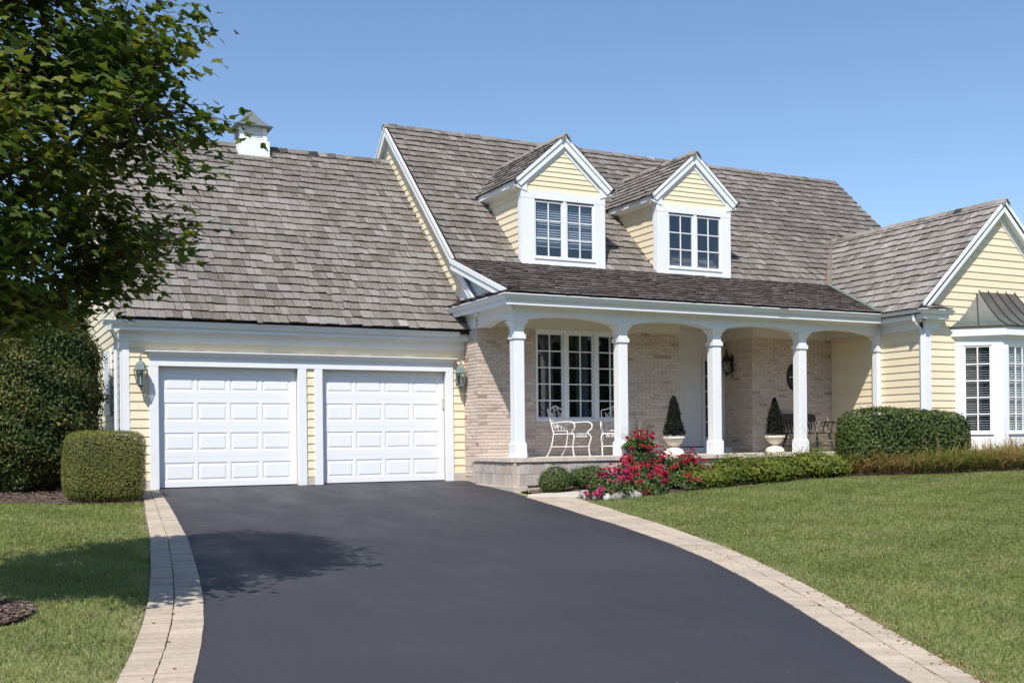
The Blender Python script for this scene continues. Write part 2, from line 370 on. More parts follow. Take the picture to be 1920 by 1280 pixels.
# ---- paver borders
def border(inner, width, side, y0, y1):
    jt = MB(); pool = []
    # arc-length samples
    yy = np.arange(y0, y1, .02); xx = interp(yy, inner); ds = np.concatenate([[0], np.cumsum(np.hypot(np.diff(xx), np.diff(yy)))])
    tot = ds[-1]; s_ = 0.0; first = None
    par = MB()
    L0 = []; L1 = []
    for s_ in np.arange(0, tot, .5):
        y = np.interp(s_, ds, yy); x = np.interp(s_, ds, xx); L0.append((x, y))
    edges = []
    def pt(s_, off):
        y = np.interp(s_, ds, yy); x = np.interp(s_, ds, xx)
        y2 = np.interp(min(s_ + .05, tot), ds, yy); x2 = np.interp(min(s_ + .05, tot), ds, xx)
        y1_ = np.interp(max(s_ - .05, 0), ds, yy); x1_ = np.interp(max(s_ - .05, 0), ds, xx)
        t = Vector((x2 - x1_, y2 - y1_, 0)).normalized(); nrm = Vector((t.y, -t.x, 0)) * side
        p = Vector((x, y, 0)) + nrm * off
        return p
    bed = MB(); prev = None; k = 0
    for s_ in np.arange(0, tot, .25):
        wd = interp(pt(s_, 0).y, width)
        a, b = pt(s_, -.03), pt(s_, wd + .015)
        a.z = float(terr(a.x, a.y)) + .003; b.z = float(terr(b.x, b.y)) + .003
        cur = (a, b)
        if prev: bed.add([prev[0], prev[1], b, a], [(0, 1, 2, 3) if side > 0 else (3, 2, 1, 0)], .5)
        prev = cur
    for row in (0, 1):
        s_ = .02 if row == 0 else .07
        while s_ < tot - .12:
            wd = float(interp(pt(s_, 0).y, width)); l = .105 + R.uniform(-.004, .004)
            o0 = row * wd / 2 + (.003 if row else -.03); o1 = (row + 1) * wd / 2 - (.006 if not row else 0)
            j = R.uniform(-.002, .002); gap = R.choice([.004, .004, .005, .007, .011])
            P = [pt(s_ + gap, o0 + j), pt(s_ + gap, o1 + j), pt(s_ + l, o1 + j), pt(s_ + l, o0 + j)]
            if side < 0: P = [P[1], P[0], P[3], P[2]]
            dz = R.uniform(-.003, .003); V_ = []
            for h in (-.04, .022 + dz):
                for p in P: V_.append((p.x, p.y, float(terr(p.x, p.y)) + h))
            pool.append((V_, R.random())); s_ += l
    return bed, pool
pv = Pool('paver', 'pavers')
for inner, wd, side, y0, y1, nm in ((L_IN, W_L, -1, 1.5, 19.85, 'left'), (R_IN, W_R, 1, 1.0, 16.75, 'right')):
    bed, pl = border(inner, wd, side, y0, y1)
    ob = bed.build('paver_border', M['joint'], None, kind='structure')
    sub = Pool('paver', 'pavers')
    for v, t in pl: sub.add(v, BOXF, t, ob, M['paver'])
    sub.emit(150, ob)

# short concrete walk between the drive and the planting bed
wk = MB(); P = [(8.72, 16.72), (9.34, 16.25), (9.78, 16.5), (10.35, 17.0), (10.1, 17.28), (8.86, 17.02)]
wk.add([(x, y, float(terr(x, y)) + .02) for x, y in P] + [(x, y, float(terr(x, y)) - .1) for x, y in P],
       [tuple(range(6))] + [(i, i + 6, (i + 1) % 6 + 6, (i + 1) % 6) for i in range(6)])
wk.build('walkway', M['concrete'], None, kind='structure')

def patch(name, poly, m, dz=.004, step=.25, kind='structure', hump=0):
    """sheet of terrain inside a polygon"""
    P = np.array(poly); x0, y0 = P.min(0); x1, y1 = P.max(0)
    mb = MB(); idx = {}
    c = P.mean(0)
    rings = 6; n = len(P); V_ = [(c[0], c[1], float(terr(*c)) + dz + hump)]
    for k in range(1, rings + 1):
        for p in P:
            q = c + (p - c) * k / rings; V_.append((q[0], q[1], float(terr(*q)) + dz + hump * (1 - (k / rings) ** 2)))
    F_ = [(0, 1 + i, 1 + (i + 1) % n) for i in range(n)]
    for k in range(rings - 1):
        for i in range(n):
            a = 1 + k * n + i; b = 1 + k * n + (i + 1) % n; F_.append((a, a + n, b + n, b))
    mb.add(V_, F_, .4); return mb.build(name, m, None, True, kind=kind)

def bed_strip(name, xs, fy0, fy1, m, dz=.01):
    mb = MB(); V_ = []; K = 8
    for x in xs:
        for k in range(K + 1):
            y = fy0(x) + (fy1(x) - fy0(x)) * k / K; V_.append((x, y, float(terr(x, y)) + dz + .03 * math.sin(math.pi * k / K)))
    F_ = [(i * (K + 1) + k, (i + 1) * (K + 1) + k, (i + 1) * (K + 1) + k + 1, i * (K + 1) + k + 1) for i in range(len(xs) - 1) for k in range(K)]
    mb.add(V_, F_, .45); return mb.build(name, m, None, True, kind='structure')
bed_strip('mulch_bed', np.arange(9.0, 24, .4), lambda x: float(bedY(x)) if x > 9.9 else 16.9, lambda x: 17.62 if x < 18 else 16.7, M['mulch'])
mring = [(-.05 + 1.0 * math.cos(t) * (1 + .08 * math.sin(3 * t)), 9.5 + .62 * math.sin(t) * (1 + .1 * math.sin(2 * t + 1)) , 0)[:2] for t in np.linspace(0, 2 * math.pi, 28, endpoint=False)]
mring = [(x * .50 + .0, y) for x, y in mring]
patch('mulch_bed', mring, M['mulch'], .012, hump=.05)
patch('mulch_bed', [(-3, 20.6), (-3, 18.6), (.5, 18.55), (1.4, 18.1), (2.5, 18.05), (2.52, 19.98), (1, 22)], M['mulch'], .012)

def chips(name, n, sampler, m, lift):
    X, Y = sampler(n); n = len(X); Z = terr(X, Y) + lift
    L_ = NR.uniform(.008, .032, n); W_ = NR.uniform(.004, .010, n); a = NR.uniform(0, 6.28, n); ti = NR.uniform(-.5, .5, n)
    dx, dy = np.cos(a) * L_, np.sin(a) * L_; ex, ey = -np.sin(a) * W_, np.cos(a) * W_; dz = np.sin(ti) * L_ * .6
    z0 = Z + .006 + np.abs(dz)
    A = np.stack([X - dx - ex, Y - dy - ey, z0 - dz], 1); B = np.stack([X + dx - ex, Y + dy - ey, z0 + dz], 1)
    C_ = np.stack([X + dx + ex, Y + dy + ey, z0 + dz + .004], 1); D = np.stack([X - dx + ex, Y - dy + ey, z0 - dz + .004], 1)
    V_ = np.stack([A, B, C_, D], 1).reshape(-1, 3); k = np.arange(n) * 4
    T_ = np.stack([np.stack([k, k + 1, k + 2], 1), np.stack([k, k + 2, k + 3], 1)], 1).reshape(-1, 3)
    o = link_mesh(name, np_mesh(name, V_, T_, np.repeat(NR.rand(n), 2), m), None, 'stuff'); return o
def s_front(n):
    X = NR.uniform(9.1, 12.5, n); Y = NR.uniform(15.85, 17.6, n); k = ((Y > 17.0) | ((X > 9.8))) & (Y > bedY(X)) & ~((X < 10.35) & (Y < 17.1)); return X[k], Y[k]
o = chips('mulch_chips', 5200, s_front, M['mulch'], .03); o['label'] = 'brown shredded mulch chips beside the porch base'
def s_ring(n):
    t = NR.uniform(0, 6.28, n); r = np.sqrt(NR.rand(n)); return .49 * np.cos(t) * r, 9.5 + .60 * np.sin(t) * r
o = chips('mulch_chips', 2600, s_ring, M['mulch'], .035); o['label'] = 'dark mulch chips around the maple trunk'

# ------------------------------------------------------------------ grass
def lawn_blades():
    out = []
    def region(n, x0, x1, y0, y1, keep):
        X = NR.uniform(x0, x1, n); Y = NR.uniform(y0, y1, n); k = keep(X, Y)
        return X[k], Y[k]
    def right(X, Y):
        d = X - interp(Y, R_IN) - interp(Y, W_R) * 1.06
        return (d > .035 * np.sin(Y * 9) * np.sin(Y * 23)) & (Y < bedY(X) - .02) & (Y < 16.0)
    def left(X, Y):
        d = interp(Y, L_IN) - interp(Y, W_L) * 1.04 - X
        ring = ((X) / .51) ** 2 + ((Y - 9.5) / .66) ** 2 > 1
        return (d > .035 * np.sin(Y * 9) * np.sin(Y * 23)) & ring & (Y < np.interp(X, [-3, .5, 1.4, 2.6], [18.6, 18.55, 18.05, 18.0]))
    A = [region(230000, 4.5, 14, 3.6, 10, right), region(260000, 6.5, 22, 10, 16, right), region(80000, 14, 24, 6, 14, right),
         region(90000, -3.2, 2.2, 4.5, 10.5, left), region(120000, -4, 2.7, 10.5, 18.6, left)]
    X = np.concatenate([a[0] for a in A]); Y = np.concatenate([a[1] for a in A])
    # drop what the lens cannot see well outside of frame
    q = px_of(np.stack([X, Y, terr(X, Y)], 1)); k = (q[:, 0] > -250) & (q[:, 0] < 2200) & (q[:, 1] < 1480) & (q[:, 1] > 820)
    X, Y = X[k], Y[k]; n = len(X)
    # patchy drying
    pn = .5 + .25 * np.sin(X * 1.7 + 1.3 * np.sin(Y * 1.1)) * np.sin(Y * 2.1 + .7 * X) + .2 * np.sin(X * 4.1 - Y * 3.3) * np.sin(Y * 5.2 + X)
    edge = np.minimum(np.abs(X - interp(Y, R_IN) - interp(Y, W_R)), np.abs(interp(Y, L_IN) - interp(Y, W_L) - X))
    dry = np.clip((.22 - edge) * 2.2, 0, .45) * (np.sin(Y * 3.1) > .1)
    tint = np.clip(NR.beta(2.0, 3.2, n) * .62 + .46 * (pn - .5) + .10 + dry + (NR.rand(n) < .07) * NR.uniform(.3, .6, n), 0, 1)
    dist = np.hypot(X, Y)
    h = NR.uniform(.024, .050, n) * np.where(tint > .7, .75, 1.0) * (.85 + .3 * pn); wd = NR.uniform(.0022, .0042, n) * np.clip(dist / 7.5, 1, 1.9)
    a = NR.uniform(0, 6.283, n); lean = NR.uniform(.2, 1.0, n) * h * 1.35
    la = NR.uniform(0, 6.283, n)
    Z = terr(X, Y) - .012
    bx, by = np.cos(a) * wd, np.sin(a) * wd
    tip = np.stack([X + np.cos(la) * lean, Y + np.sin(la) * lean, Z + h], 1)
    mid = np.stack([X + np.cos(la) * lean * .35, Y + np.sin(la) * lean * .35, Z + h * .6], 1)
    b0 = np.stack([X - bx, Y - by, Z], 1); b1 = np.stack([X + bx, Y + by, Z], 1)
    m0 = mid - np.stack([bx, by, 0 * bx], 1) * .8; m1 = mid + np.stack([bx, by, 0 * bx], 1) * .8
    V_ = np.stack([b0, b1, m1, m0, tip], 1).reshape(-1, 3); k = np.arange(n) * 5
    T_ = np.stack([np.stack([k, k + 1, k + 2], 1), np.stack([k, k + 2, k + 3], 1), np.stack([k + 3, k + 2, k + 4], 1)], 1).reshape(-1, 3)
    me = np_mesh('grass', V_, T_, np.repeat(tint, 3), M['grass'])
    o = link_mesh('grass', me, None, 'stuff'); o['label'] = 'short mown green grass with dry tips on both sides of the drive'
lawn_blades()

# ------------------------------------------------------------------ HOUSE
HX = thing('house', 'cream clapboard house with grey cedar shake roof, white porch columns and double garage', 'house', (9.0, 20.0, 0))
SL = .943
XR = 8.91; YRM, ZRM = 24.19, 8.243          # main ridge
YBK, ZBK = 20.15, 4.477                      # break to the porch roof
PS = .369; YPE, ZPE = 17.47, 3.487           # porch roof slope and eave
YRG, ZRG = 24.35, 7.43                       # garage ridge
YGE, ZGE = 19.70, 3.045
XW, YW = 18.14, 16.60                        # wing wall planes
XRW, ZRW = 20.42, 5.95; XWE, ZWE = 17.80, 3.48; SW = (ZRW - ZWE) / (XRW - XWE)
YWE = 16.42
YGR = 16.30
main_z = lambda y: ZRM - SL * (YRM - y)
porch_z = lambda y: ZPE + PS * (y - YPE)
gar_z = lambda y: ZGE + SL * (y - YGE)

sh = Pool('shingle', 'shingles')
def shingles(parent, m, O, A, U, region, expo, umax, wr=(.095, .25), thick=(.016, .030), tbias=0.0, seed=0, start=-.02):
    rr = random.Random(seed); O = Vector(O); A = Vector(A).normalized(); U = Vector(U).normalized(); N_ = A.cross(U).normalized()
    if N_.z < 0: N_ = -N_
    lines = hull_lines(region); amin = min(p[0] for p in region); amax = max(p[0] for p in region)
    u = start; row = 0
    while u < umax - .03:
        a = amin - rr.uniform(0, .2); Ln = expo * 1.28; rowt = rr.uniform(-.025, .025)
        while a < amax:
            wd = rr.uniform(*wr); ju = rr.uniform(-.018, .018)
            if rr.random() < .025: ju -= .03
            a1 = a + wd - rr.uniform(.003, .010)
            P = clip_poly([(a, u + ju), (a1, u + ju), (a1, u + Ln), (a, u + Ln)], lines if row else lines[1:])
            a += wd
            if len(P) < 3: continue
            if abs(sum(P[i][0] * P[(i + 1) % len(P)][1] - P[(i + 1) % len(P)][0] * P[i][1] for i in range(len(P)))) < .004: continue
            th = rr.uniform(*thick); cup = rr.uniform(-.004, .006)
            top = []; bot = []
            for (pa, pu) in P:
                k = min(max((pu - u - ju) / Ln, 0), 1)
                h = (.016 + th) * (1 - k) + .004 * k + (cup if pa > (a - wd / 2) else -cup) * (1 - k)
                top.append(O + A * pa + U * pu + N_ * h); bot.append(O + A * pa + U * pu + N_ * (h - th * (1 - k) - .003))
            n = len(P); fs = [tuple(range(n))] + [(i, n + i, n + (i + 1) % n, (i + 1) % n) for i in range(n)]
            r_ = rr.random(); t = .42 + rowt + rr.gauss(0, .115) + tbias
            if r_ < .03: t += .18
            elif r_ < .12: t -= .28
            t = min(max(t, .21), 1); sh.add(top + bot, fs, [t] + [t * .12] * n, parent, m)  # shake edges near black: end grain, plus course shadow lines put into colour
        u += expo; row += 1

def ridge_caps(parent, m, P0, P1, side1, side2, seed=0, step=.2, w=.14):
    """pairs of cap shakes along a ridge; side1/2 are downslope unit vectors"""
    rr = random.Random(seed); P0 = Vector(P0); P1 = Vector(P1); D = (P1 - P0); L_ = D.length; D.normalize()
    s_ = 0.0
    while s_ < L_ - .05:
        l = min(step * 1.5, L_ - s_ + .02); t = min(max(.35 + rr.gauss(0, .16), 0), 1)
        for sd in (side1, side2):
            sd = Vector(sd).normalized(); n_ = D.cross(sd).normalized()
            if n_.z < 0: n_ = -n_
            h0 = .035 + rr.uniform(.012, .028); h1 = .03
            a, b = P0 + D * s_, P0 + D * (s_ + l); ov = Vector((0, 0, 1)) * .018
            V_ = [a + n_ * h0 + ov, b + n_ * h1 + ov, b + sd * w + n_ * h1, a + sd * w + n_ * h0]
            V_ += [p - n_ * .022 for p in V_]
            sh.add(V_, [(0, 1, 2, 3), (7, 6, 5, 4), (0, 4, 5, 1), (1, 5, 6, 2), (2, 6, 7, 3), (3, 7, 4, 0)], t, parent, m)
        s_ += step * rr.uniform(.92, 1.08)

def slab(name, pts, d, parent=HX, m=None): return MB().prism(pts, d).build(name, m or M['deck'], parent)

# --- garage roof
Un = Vector((0, 1, SL)).normalized(); gl_ = math.hypot(YRG - YGE, ZRG - ZGE)
roof_g = MB()
roof_g.prism([(2.34, YGE + .03, ZGE), (2.34, YRG, ZRG), (2.34, YRG, ZRG - .12), (2.34, YGE + .03, ZGE - .12)], (9.055 - 2.34, 0, 0))
roof_g.prism([(2.34, YRG + .002, ZRG), (2.34, 2 * YRG - YGE, ZGE), (2.34, 2 * YRG - YGE, ZGE - .12), (2.34, YRG + .002, ZRG - .12)], (9.055 - 2.34, 0, 0))
roof_g = roof_g.build('garage_roof', M['deck'], HX)
shingles(roof_g, M['shingle_x'], (0, YGE, ZGE), (1, 0, 0), Un, [(2.30, 0), (9.058, 0), (9.058, gl_ + .02), (2.30, gl_ + .02)], .243, gl_, seed=1, tbias=.0, start=-.075)
ridge_caps(roof_g, M['shingle_x'], (9.04, YRG, ZRG), (2.3, YRG, ZRG), (0, -1, -SL), (0, 1, -SL), seed=2, step=.22)
# --- main roof
ml = math.hypot(YRM - YBK, ZRM - ZBK); XE = 22.85
roof_m = MB()
roof_m.prism([(XR, YBK - .25, ZBK - .25 * SL), (XR, YRM, ZRM), (XR, YRM, ZRM - .14), (XR, YBK - .25, ZBK - .14 - .25 * SL)], (XE - XR, 0, 0))
roof_m.prism([(XR, YRM + .002, ZRM), (XR, 29.2, ZRM - SL * (29.2 - YRM)), (XR, 29.2, ZRM - SL * (29.2 - YRM) - .14), (XR, YRM + .002, ZRM - .14)], (XE - XR, 0, 0))
roof_m = roof_m.build('main_roof', M['deck'], HX)
shingles(roof_m, M['shingle_x'], (0, YBK, ZBK), (1, 0, 0), Un, [(XR + .01, 0), (XE, 0), (XE, ml + .02), (XR + .01, ml + .02)], .243, ml, seed=3, tbias=-.10)
shingles(roof_m, M['shingle_x'], (XR - .03, YRM, ZRM), (0, 0, 0) if 0 else (1, 0, 0), (0, 1, -SL), [(0, 0), (.35, 0), (.35, 3.0), (0, 3.0)], .243, 3.0, seed=31, tbias=-.25)
ridge_caps(roof_m, M['shingle_x'], (XE, YRM, ZRM), (XR - .03, YRM, ZRM), (0, -1, -SL), (0, 1, -SL), seed=4, step=.22)
# --- porch roof (lower pitch)
pl_ = math.hypot(YBK - YPE, ZBK - ZPE); Up = Vector((0, YBK - YPE, ZBK - ZPE)).normalized()
XV = XWE + (ZBK - ZWE) / SW
roof_p = MB()
roof_p.prism([(8.80, YPE + .03, ZPE), (8.80, YBK, ZBK), (8.80, YBK, ZBK - .1), (8.80, YPE + .03, ZPE - .1)], (XV + .3 - 8.80, 0, 0))
roof_p = roof_p.build('porch_roof', M['deck'], HX)
shingles(roof_p, M['shingle_brown'], (0, YPE, ZPE), (1, 0, 0), Up, [(8.80, 0), (17.78, 0), (XV, pl_ + .01), (8.80, pl_ + .01)], .215, pl_ - .04, seed=5, thick=(.015, .026))
# narrow pent on the porch's left end
pe = Vector((1, 0, .5)).normalized()
shingles(roof_p, M['shingle_brown'], (8.665, 17.5, 3.475), (0, 1, 0), pe, [(0, 0), (2.45, 0), (2.45, .30), (0, .30)], .17, .30, seed=6)
MB().prism([(8.68, 17.5, 3.46), (9.0, 17.5, 3.46), (9.0, 17.5, 3.64)], (0, 2.45, 0)).build('pent_roof', M['deck'], HX)
# --- wing roof
wl_ = math.hypot(XRW - XWE, ZRW - ZWE); Uw = Vector((1, 0, SW)).normalized(); YWM = YRM - (ZRM - ZRW) / SL
ub = (ZBK - ZWE) / (ZRW - ZWE) * wl_
roof_w = MB()
roof_w.prism([(XWE + .03, YWE, ZWE), (XRW, YWE, ZRW), (XRW, YWE, ZRW - .12), (XWE + .03, YWE, ZWE - .12)], (0, 5.2, 0))
roof_w.prism([(XRW + .002, YWE, ZRW), (2 * XRW - XWE, YWE, ZWE), (2 * XRW - XWE, YWE, ZWE - .12), (XRW + .002, YWE, ZRW - .12)], (0, 5.2, 0))
roof_w = roof_w.build('wing_roof', M['deck'], HX)
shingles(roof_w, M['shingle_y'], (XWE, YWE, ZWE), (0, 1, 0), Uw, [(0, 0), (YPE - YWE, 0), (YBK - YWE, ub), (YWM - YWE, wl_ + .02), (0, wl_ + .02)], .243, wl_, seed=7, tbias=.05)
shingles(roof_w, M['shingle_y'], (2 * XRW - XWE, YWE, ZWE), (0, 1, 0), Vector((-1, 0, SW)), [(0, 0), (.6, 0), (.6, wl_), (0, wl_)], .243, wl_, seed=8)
ridge_caps(roof_w, M['shingle_y'], (XRW, YWM + .1, ZRW), (XRW, YWE - .05, ZRW), (-1, 0, -SW), (1, 0, -SW), seed=9, step=.22)
# valley flashings
fl = MB()
def strip(p, q, side, wd, up=.045, tint=.5):
    p, q, side = Vector(p), Vector(q), Vector(side).normalized()
    n_ = (q - p).cross(side).normalized(); n_ = n_ if n_.z > 0 else -n_
    V_ = [p + n_ * up, q + n_ * up, q + side * wd + n_ * up, p + side * wd + n_ * up]; V_ += [v - n_ * .012 for v in V_]
    fl.add(V_, [(0, 1, 2, 3), (7, 6, 5, 4), (0, 4, 5, 1), (1, 5, 6, 2), (2, 6, 7, 3), (3, 7, 4, 0)], tint)
strip((XV, YBK, ZBK), (XRW, YWM, ZRW), (-1, 0, 0), .13, tint=1.0); strip((XV, YBK, ZBK), (XRW, YWM, ZRW), Uw, .1, .05, tint=.1)
strip((XWE, YPE, ZWE), (XV, YBK, ZBK), (-1, 0, 0), .16, .05, tint=.0)
fl.build('valley_flashing', M['flash'], HX)

# --- siding
EXPO = .1555
def siding(parent, O, a, n, poly, z0, z1, m=None):
    """boards clipped to the convex wall outline poly in (u,z)"""
    O = Vector(O); a = Vector(a); n = Vector(n); lines = hull_lines(poly); Z = Vector((0, 0, 1))
    u0 = min(p[0] for p in poly); u1 = max(p[0] for p in poly); z = z0
    while z < z1:
        zt = min(z + EXPO + .02, z1 + .0)
        P = clip_poly([(u0, z), (u1, z), (u1, zt), (u0, zt)], lines)
        if len(P) >= 3:
            f = []; b = []
            for (u, zz) in P:
                k = (zz - z) / (EXPO + .02); d = .022 * (1 - k) + .004 * k
                f.append(O + a * u + Z * zz + n * d); b.append(O + a * u + Z * zz - n * .004)
            k = len(P); fs = [tuple(range(k)), tuple(range(2 * k - 1, k - 1, -1))] + [(i, k + i, k + (i + 1) % k, (i + 1) % k) for i in range(k)]
            MB().add(f + b, fs, R.random()).build('siding_board', m or M['cream'], parent)
        z += EXPO

# garage front wall
gw = MB()
for x0, x1 in ((2.45, 3.06), (5.58, 6.05), (8.58, 9.0)): gw.box(x0, 20.02, -.12, x1, 20.3, 2.19)
gw.box(2.45, 20.02, 2.19, 9.0, 20.3, 2.95)
gw.prism([(2.45, 20.30, -.12), (2.45, 28.6, -.12), (2.45, 28.6, 3.2), (2.45, YRG, ZRG - .2), (2.45, 20.30, 3.4)], (.12, 0, 0))
gw = gw.build('garage_wall', M['concrete'], HX)
for (x0, x1) in ((2.575, 2.907), (5.737, 5.893), (8.737, 8.998)):
    siding(gw, (0, 20.0, 0), (1, 0, 0), (0, -1, 0), [(x0, .17), (x1, .17), (x1, 2.62), (x0, 2.62)], .17, 2.31 if x0 < 8.6 and x0 > 3 else 2.62)
siding(gw, (0, 20.0, 0), (1, 0, 0), (0, -1, 0), [(2.907, 2.35), (8.737, 2.35), (8.737, 2.62), (2.907, 2.62)], .17 + 14 * EXPO, 2.62)
siding(gw, (2.45, 0, 0), (0, 1, 0), (-1, 0, 0), [(20.02, .17), (28.6, .17), (28.6, 3.3), (YRG, ZRG - .13), (20.02, 3.24)], .17, 7.3)

tr = MB()   # corner boards, frieze, casings
tr.box(2.425, 19.975, -.02, 2.577, 20.03, 2.62); tr.box(2.42, 19.97, -.02, 2.448, 20.14, 2.9)
tr.box(2.425, 19.972, 2.62, 9.0, 20.03, 2.80)
tr.box(2.40, 19.94, 2.775, 9.0, 20.0, 2.83)
tr.build('corner_board', M['white'], HX, bevel=.004)
cs = MB()
for x0, x1 in ((2.907, 3.063), (5.577, 5.737), (5.893, 6.046), (8.582, 8.738)): cs.box(x0, 19.955, -.02, x1, 20.04, 2.192)
cs.box(2.907, 19.953, 2.192, 8.738, 20.04, 2.345)
cs.build('door_casing', M['white'], HX, bevel=.004)
cr = MB(); cr.prism([(2.907, 19.95, 2.345), (2.907, 19.985, 2.345), (2.907, 19.985, 2.452), (2.907, 19.86, 2.452), (2.907, 19.86, 2.432)], (8.738 - 2.907, 0, 0))
cr.box(2.84, 19.855, 2.438, 8.80, 19.99, 2.456)
cr.build('door_crown', M['white'], HX)
sf = MB(); sf.box(2.30, 19.79, 2.83, 9.0, 20.02, 2.85); sf.box(2.28, 19.775, 2.79, 9.0, 19.80, 2.98)
sf.build('garage_soffit', M['white'], HX)
rk = MB()
rk.prism([(2.318, YGE + .1, ZGE - .06), (2.318, YGE + .1, ZGE + .08), (2.318, YRG, ZRG - .01), (2.318, YRG, ZRG - .15)], (.125, 0, 0))
rk.build('garage_rake_board', M['white'], HX)
GPROF = [(0, 0), (.055, 0), (.062, .02), (.085, .045), (.095, .08), (.112, .088), (.112, .105), (.10, .108), (.098, .095), (0, .095)]
def gutter(P0, P1, out, m0=0, m1=0):
    """profile swept from P0 to P1; m0/m1 mitre the ends (+1 longer on the outside, -1 shorter)"""
    P0, P1, out = Vector(P0), Vector(P1), Vector(out); Z = Vector((0, 0, 1)); D = (P1 - P0).normalized(); n = len(GPROF)
    A = [P0 + out * a + Z * b - D * (a * m0) for a, b in GPROF]; B = [P1 + out * a + Z * b + D * (a * m1) for a, b in GPROF]
    return MB().add(A + B, ([] if m0 else [tuple(range(n - 1, -1, -1))]) + ([] if m1 else [tuple(range(n, 2 * n))]) + [(i, (i + 1) % n, n + (i + 1) % n, n + i) for i in range(n)])
g1 = gutter((2.12, 19.80, 2.86), (8.78, 19.80, 2.86), (0, -1, 0)); g1.build('gutter', M['gutter'], HX)
ds_ = MB()
ds_.tube([(2.25, 19.76, 2.88), (2.25, 19.78, 2.80), (2.33, 19.88, 2.70), (2.36, 19.98, 2.64), (2.36, 20.02, 2.55), (2.36, 20.02, .0)], .036, 8)
ds_.build('downspout', M['gutter'], HX)

# foundation strip under the siding
for bx_ in ((8.738, 19.97, -.14, 9.2, 20.05, .17), (5.737, 19.985, -.05, 5.893, 20.05, .17), (2.45, 19.985, -.14, 2.907, 20.05, .17), (2.44, 20.05, -.2, 2.47, 28.6, .17)): MB().box(*bx_).build('foundation', M['concrete'], HX)

# garage doors
def garage_door(x0, x1):
    W = x1 - x0; Y0 = 20.10; H = 2.19; base = .035
    d = MB(); rows = 4; rh = (H - base) / rows; cols = 4
    px0, px1 = x0 + .085, x1 - .085; pw = (px1 - px0) / cols; pieces = []
    for r_ in range(rows):
        za, zb = base + r_ * rh, base + (r_ + 1) * rh
        d.box(x0 + .002, Y0 + .018, za + .002, x1 - .002, Y0 + .05, zb - .002)
        pz0, pz1 = za + .10, zb - .10
        d.box(x0 + .002, Y0, za + .0006, x1 - .002, Y0 + .018, pz0); d.box(x0 + .002, Y0, pz1, x1 - .002, Y0 + .018, zb - .0006)
        xs = [x0 + .002] + sum([[px0 + c * pw + .022, px0 + (c + 1) * pw - .022] for c in range(cols)], []) + [x1 - .002]
        for k in range(0, len(xs), 2): d.box(xs[k], Y0, pz0, xs[k + 1], Y0 + .018, pz1)
        for c in range(cols): pieces.append((px0 + c * pw + .022, px0 + (c + 1) * pw - .022, pz0, pz1))
    d.box(x0 + .01, Y0 + .005, .006, x1 - .01, Y0 + .04, base - .002)
    o = d.build('garage_door', M['door'], HX)
    for (a, b, c, e) in pieces:
        p = MB(); i1 = .022; i2 = .062; yb = Y0 + .010; yf = Y0 + .001
        V_ = [(a + k1, y, c + k1) for (k1, y) in ((0, Y0 + .001), (i1, yb), (i2, yf))]
        def ring(k, y): return [(a + k, y, c + k), (b - k, y, c + k), (b - k, y, e - k), (a + k, y, e - k)]
        V_ = ring(-.001, Y0 + .0003) + ring(i1, yb) + ring(i1 + .012, yb) + ring(i2, yf)
        fs = [(r4 * 4 + i, r4 * 4 + (i + 1) % 4, (r4 + 1) * 4 + (i + 1) % 4, (r4 + 1) * 4 + i) for r4 in range(3) for i in range(4)] + [(12, 13, 14, 15)]
        p.add(V_, fs); p.build('panel', M['door'], o)
    MB().box(x0 + .01, Y0 - .004, .004, x1 - .01, Y0 + .03, .03).build('weather_seal', M['blackpaint'], o)
garage_door(3.063, 5.577); garage_door(6.046, 8.582)
MB().box(3.06, 19.9, -.03, 8.585, 20.12, .004).build('garage_sill', M['concrete'], HX)
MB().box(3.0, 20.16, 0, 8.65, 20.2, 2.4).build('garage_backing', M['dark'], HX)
kp = MB(); kp.box(8.55, 20.06, 1.46, 8.58, 20.098, 1.66); kp.build('keypad', M['keypad'], HX, bevel=.004)

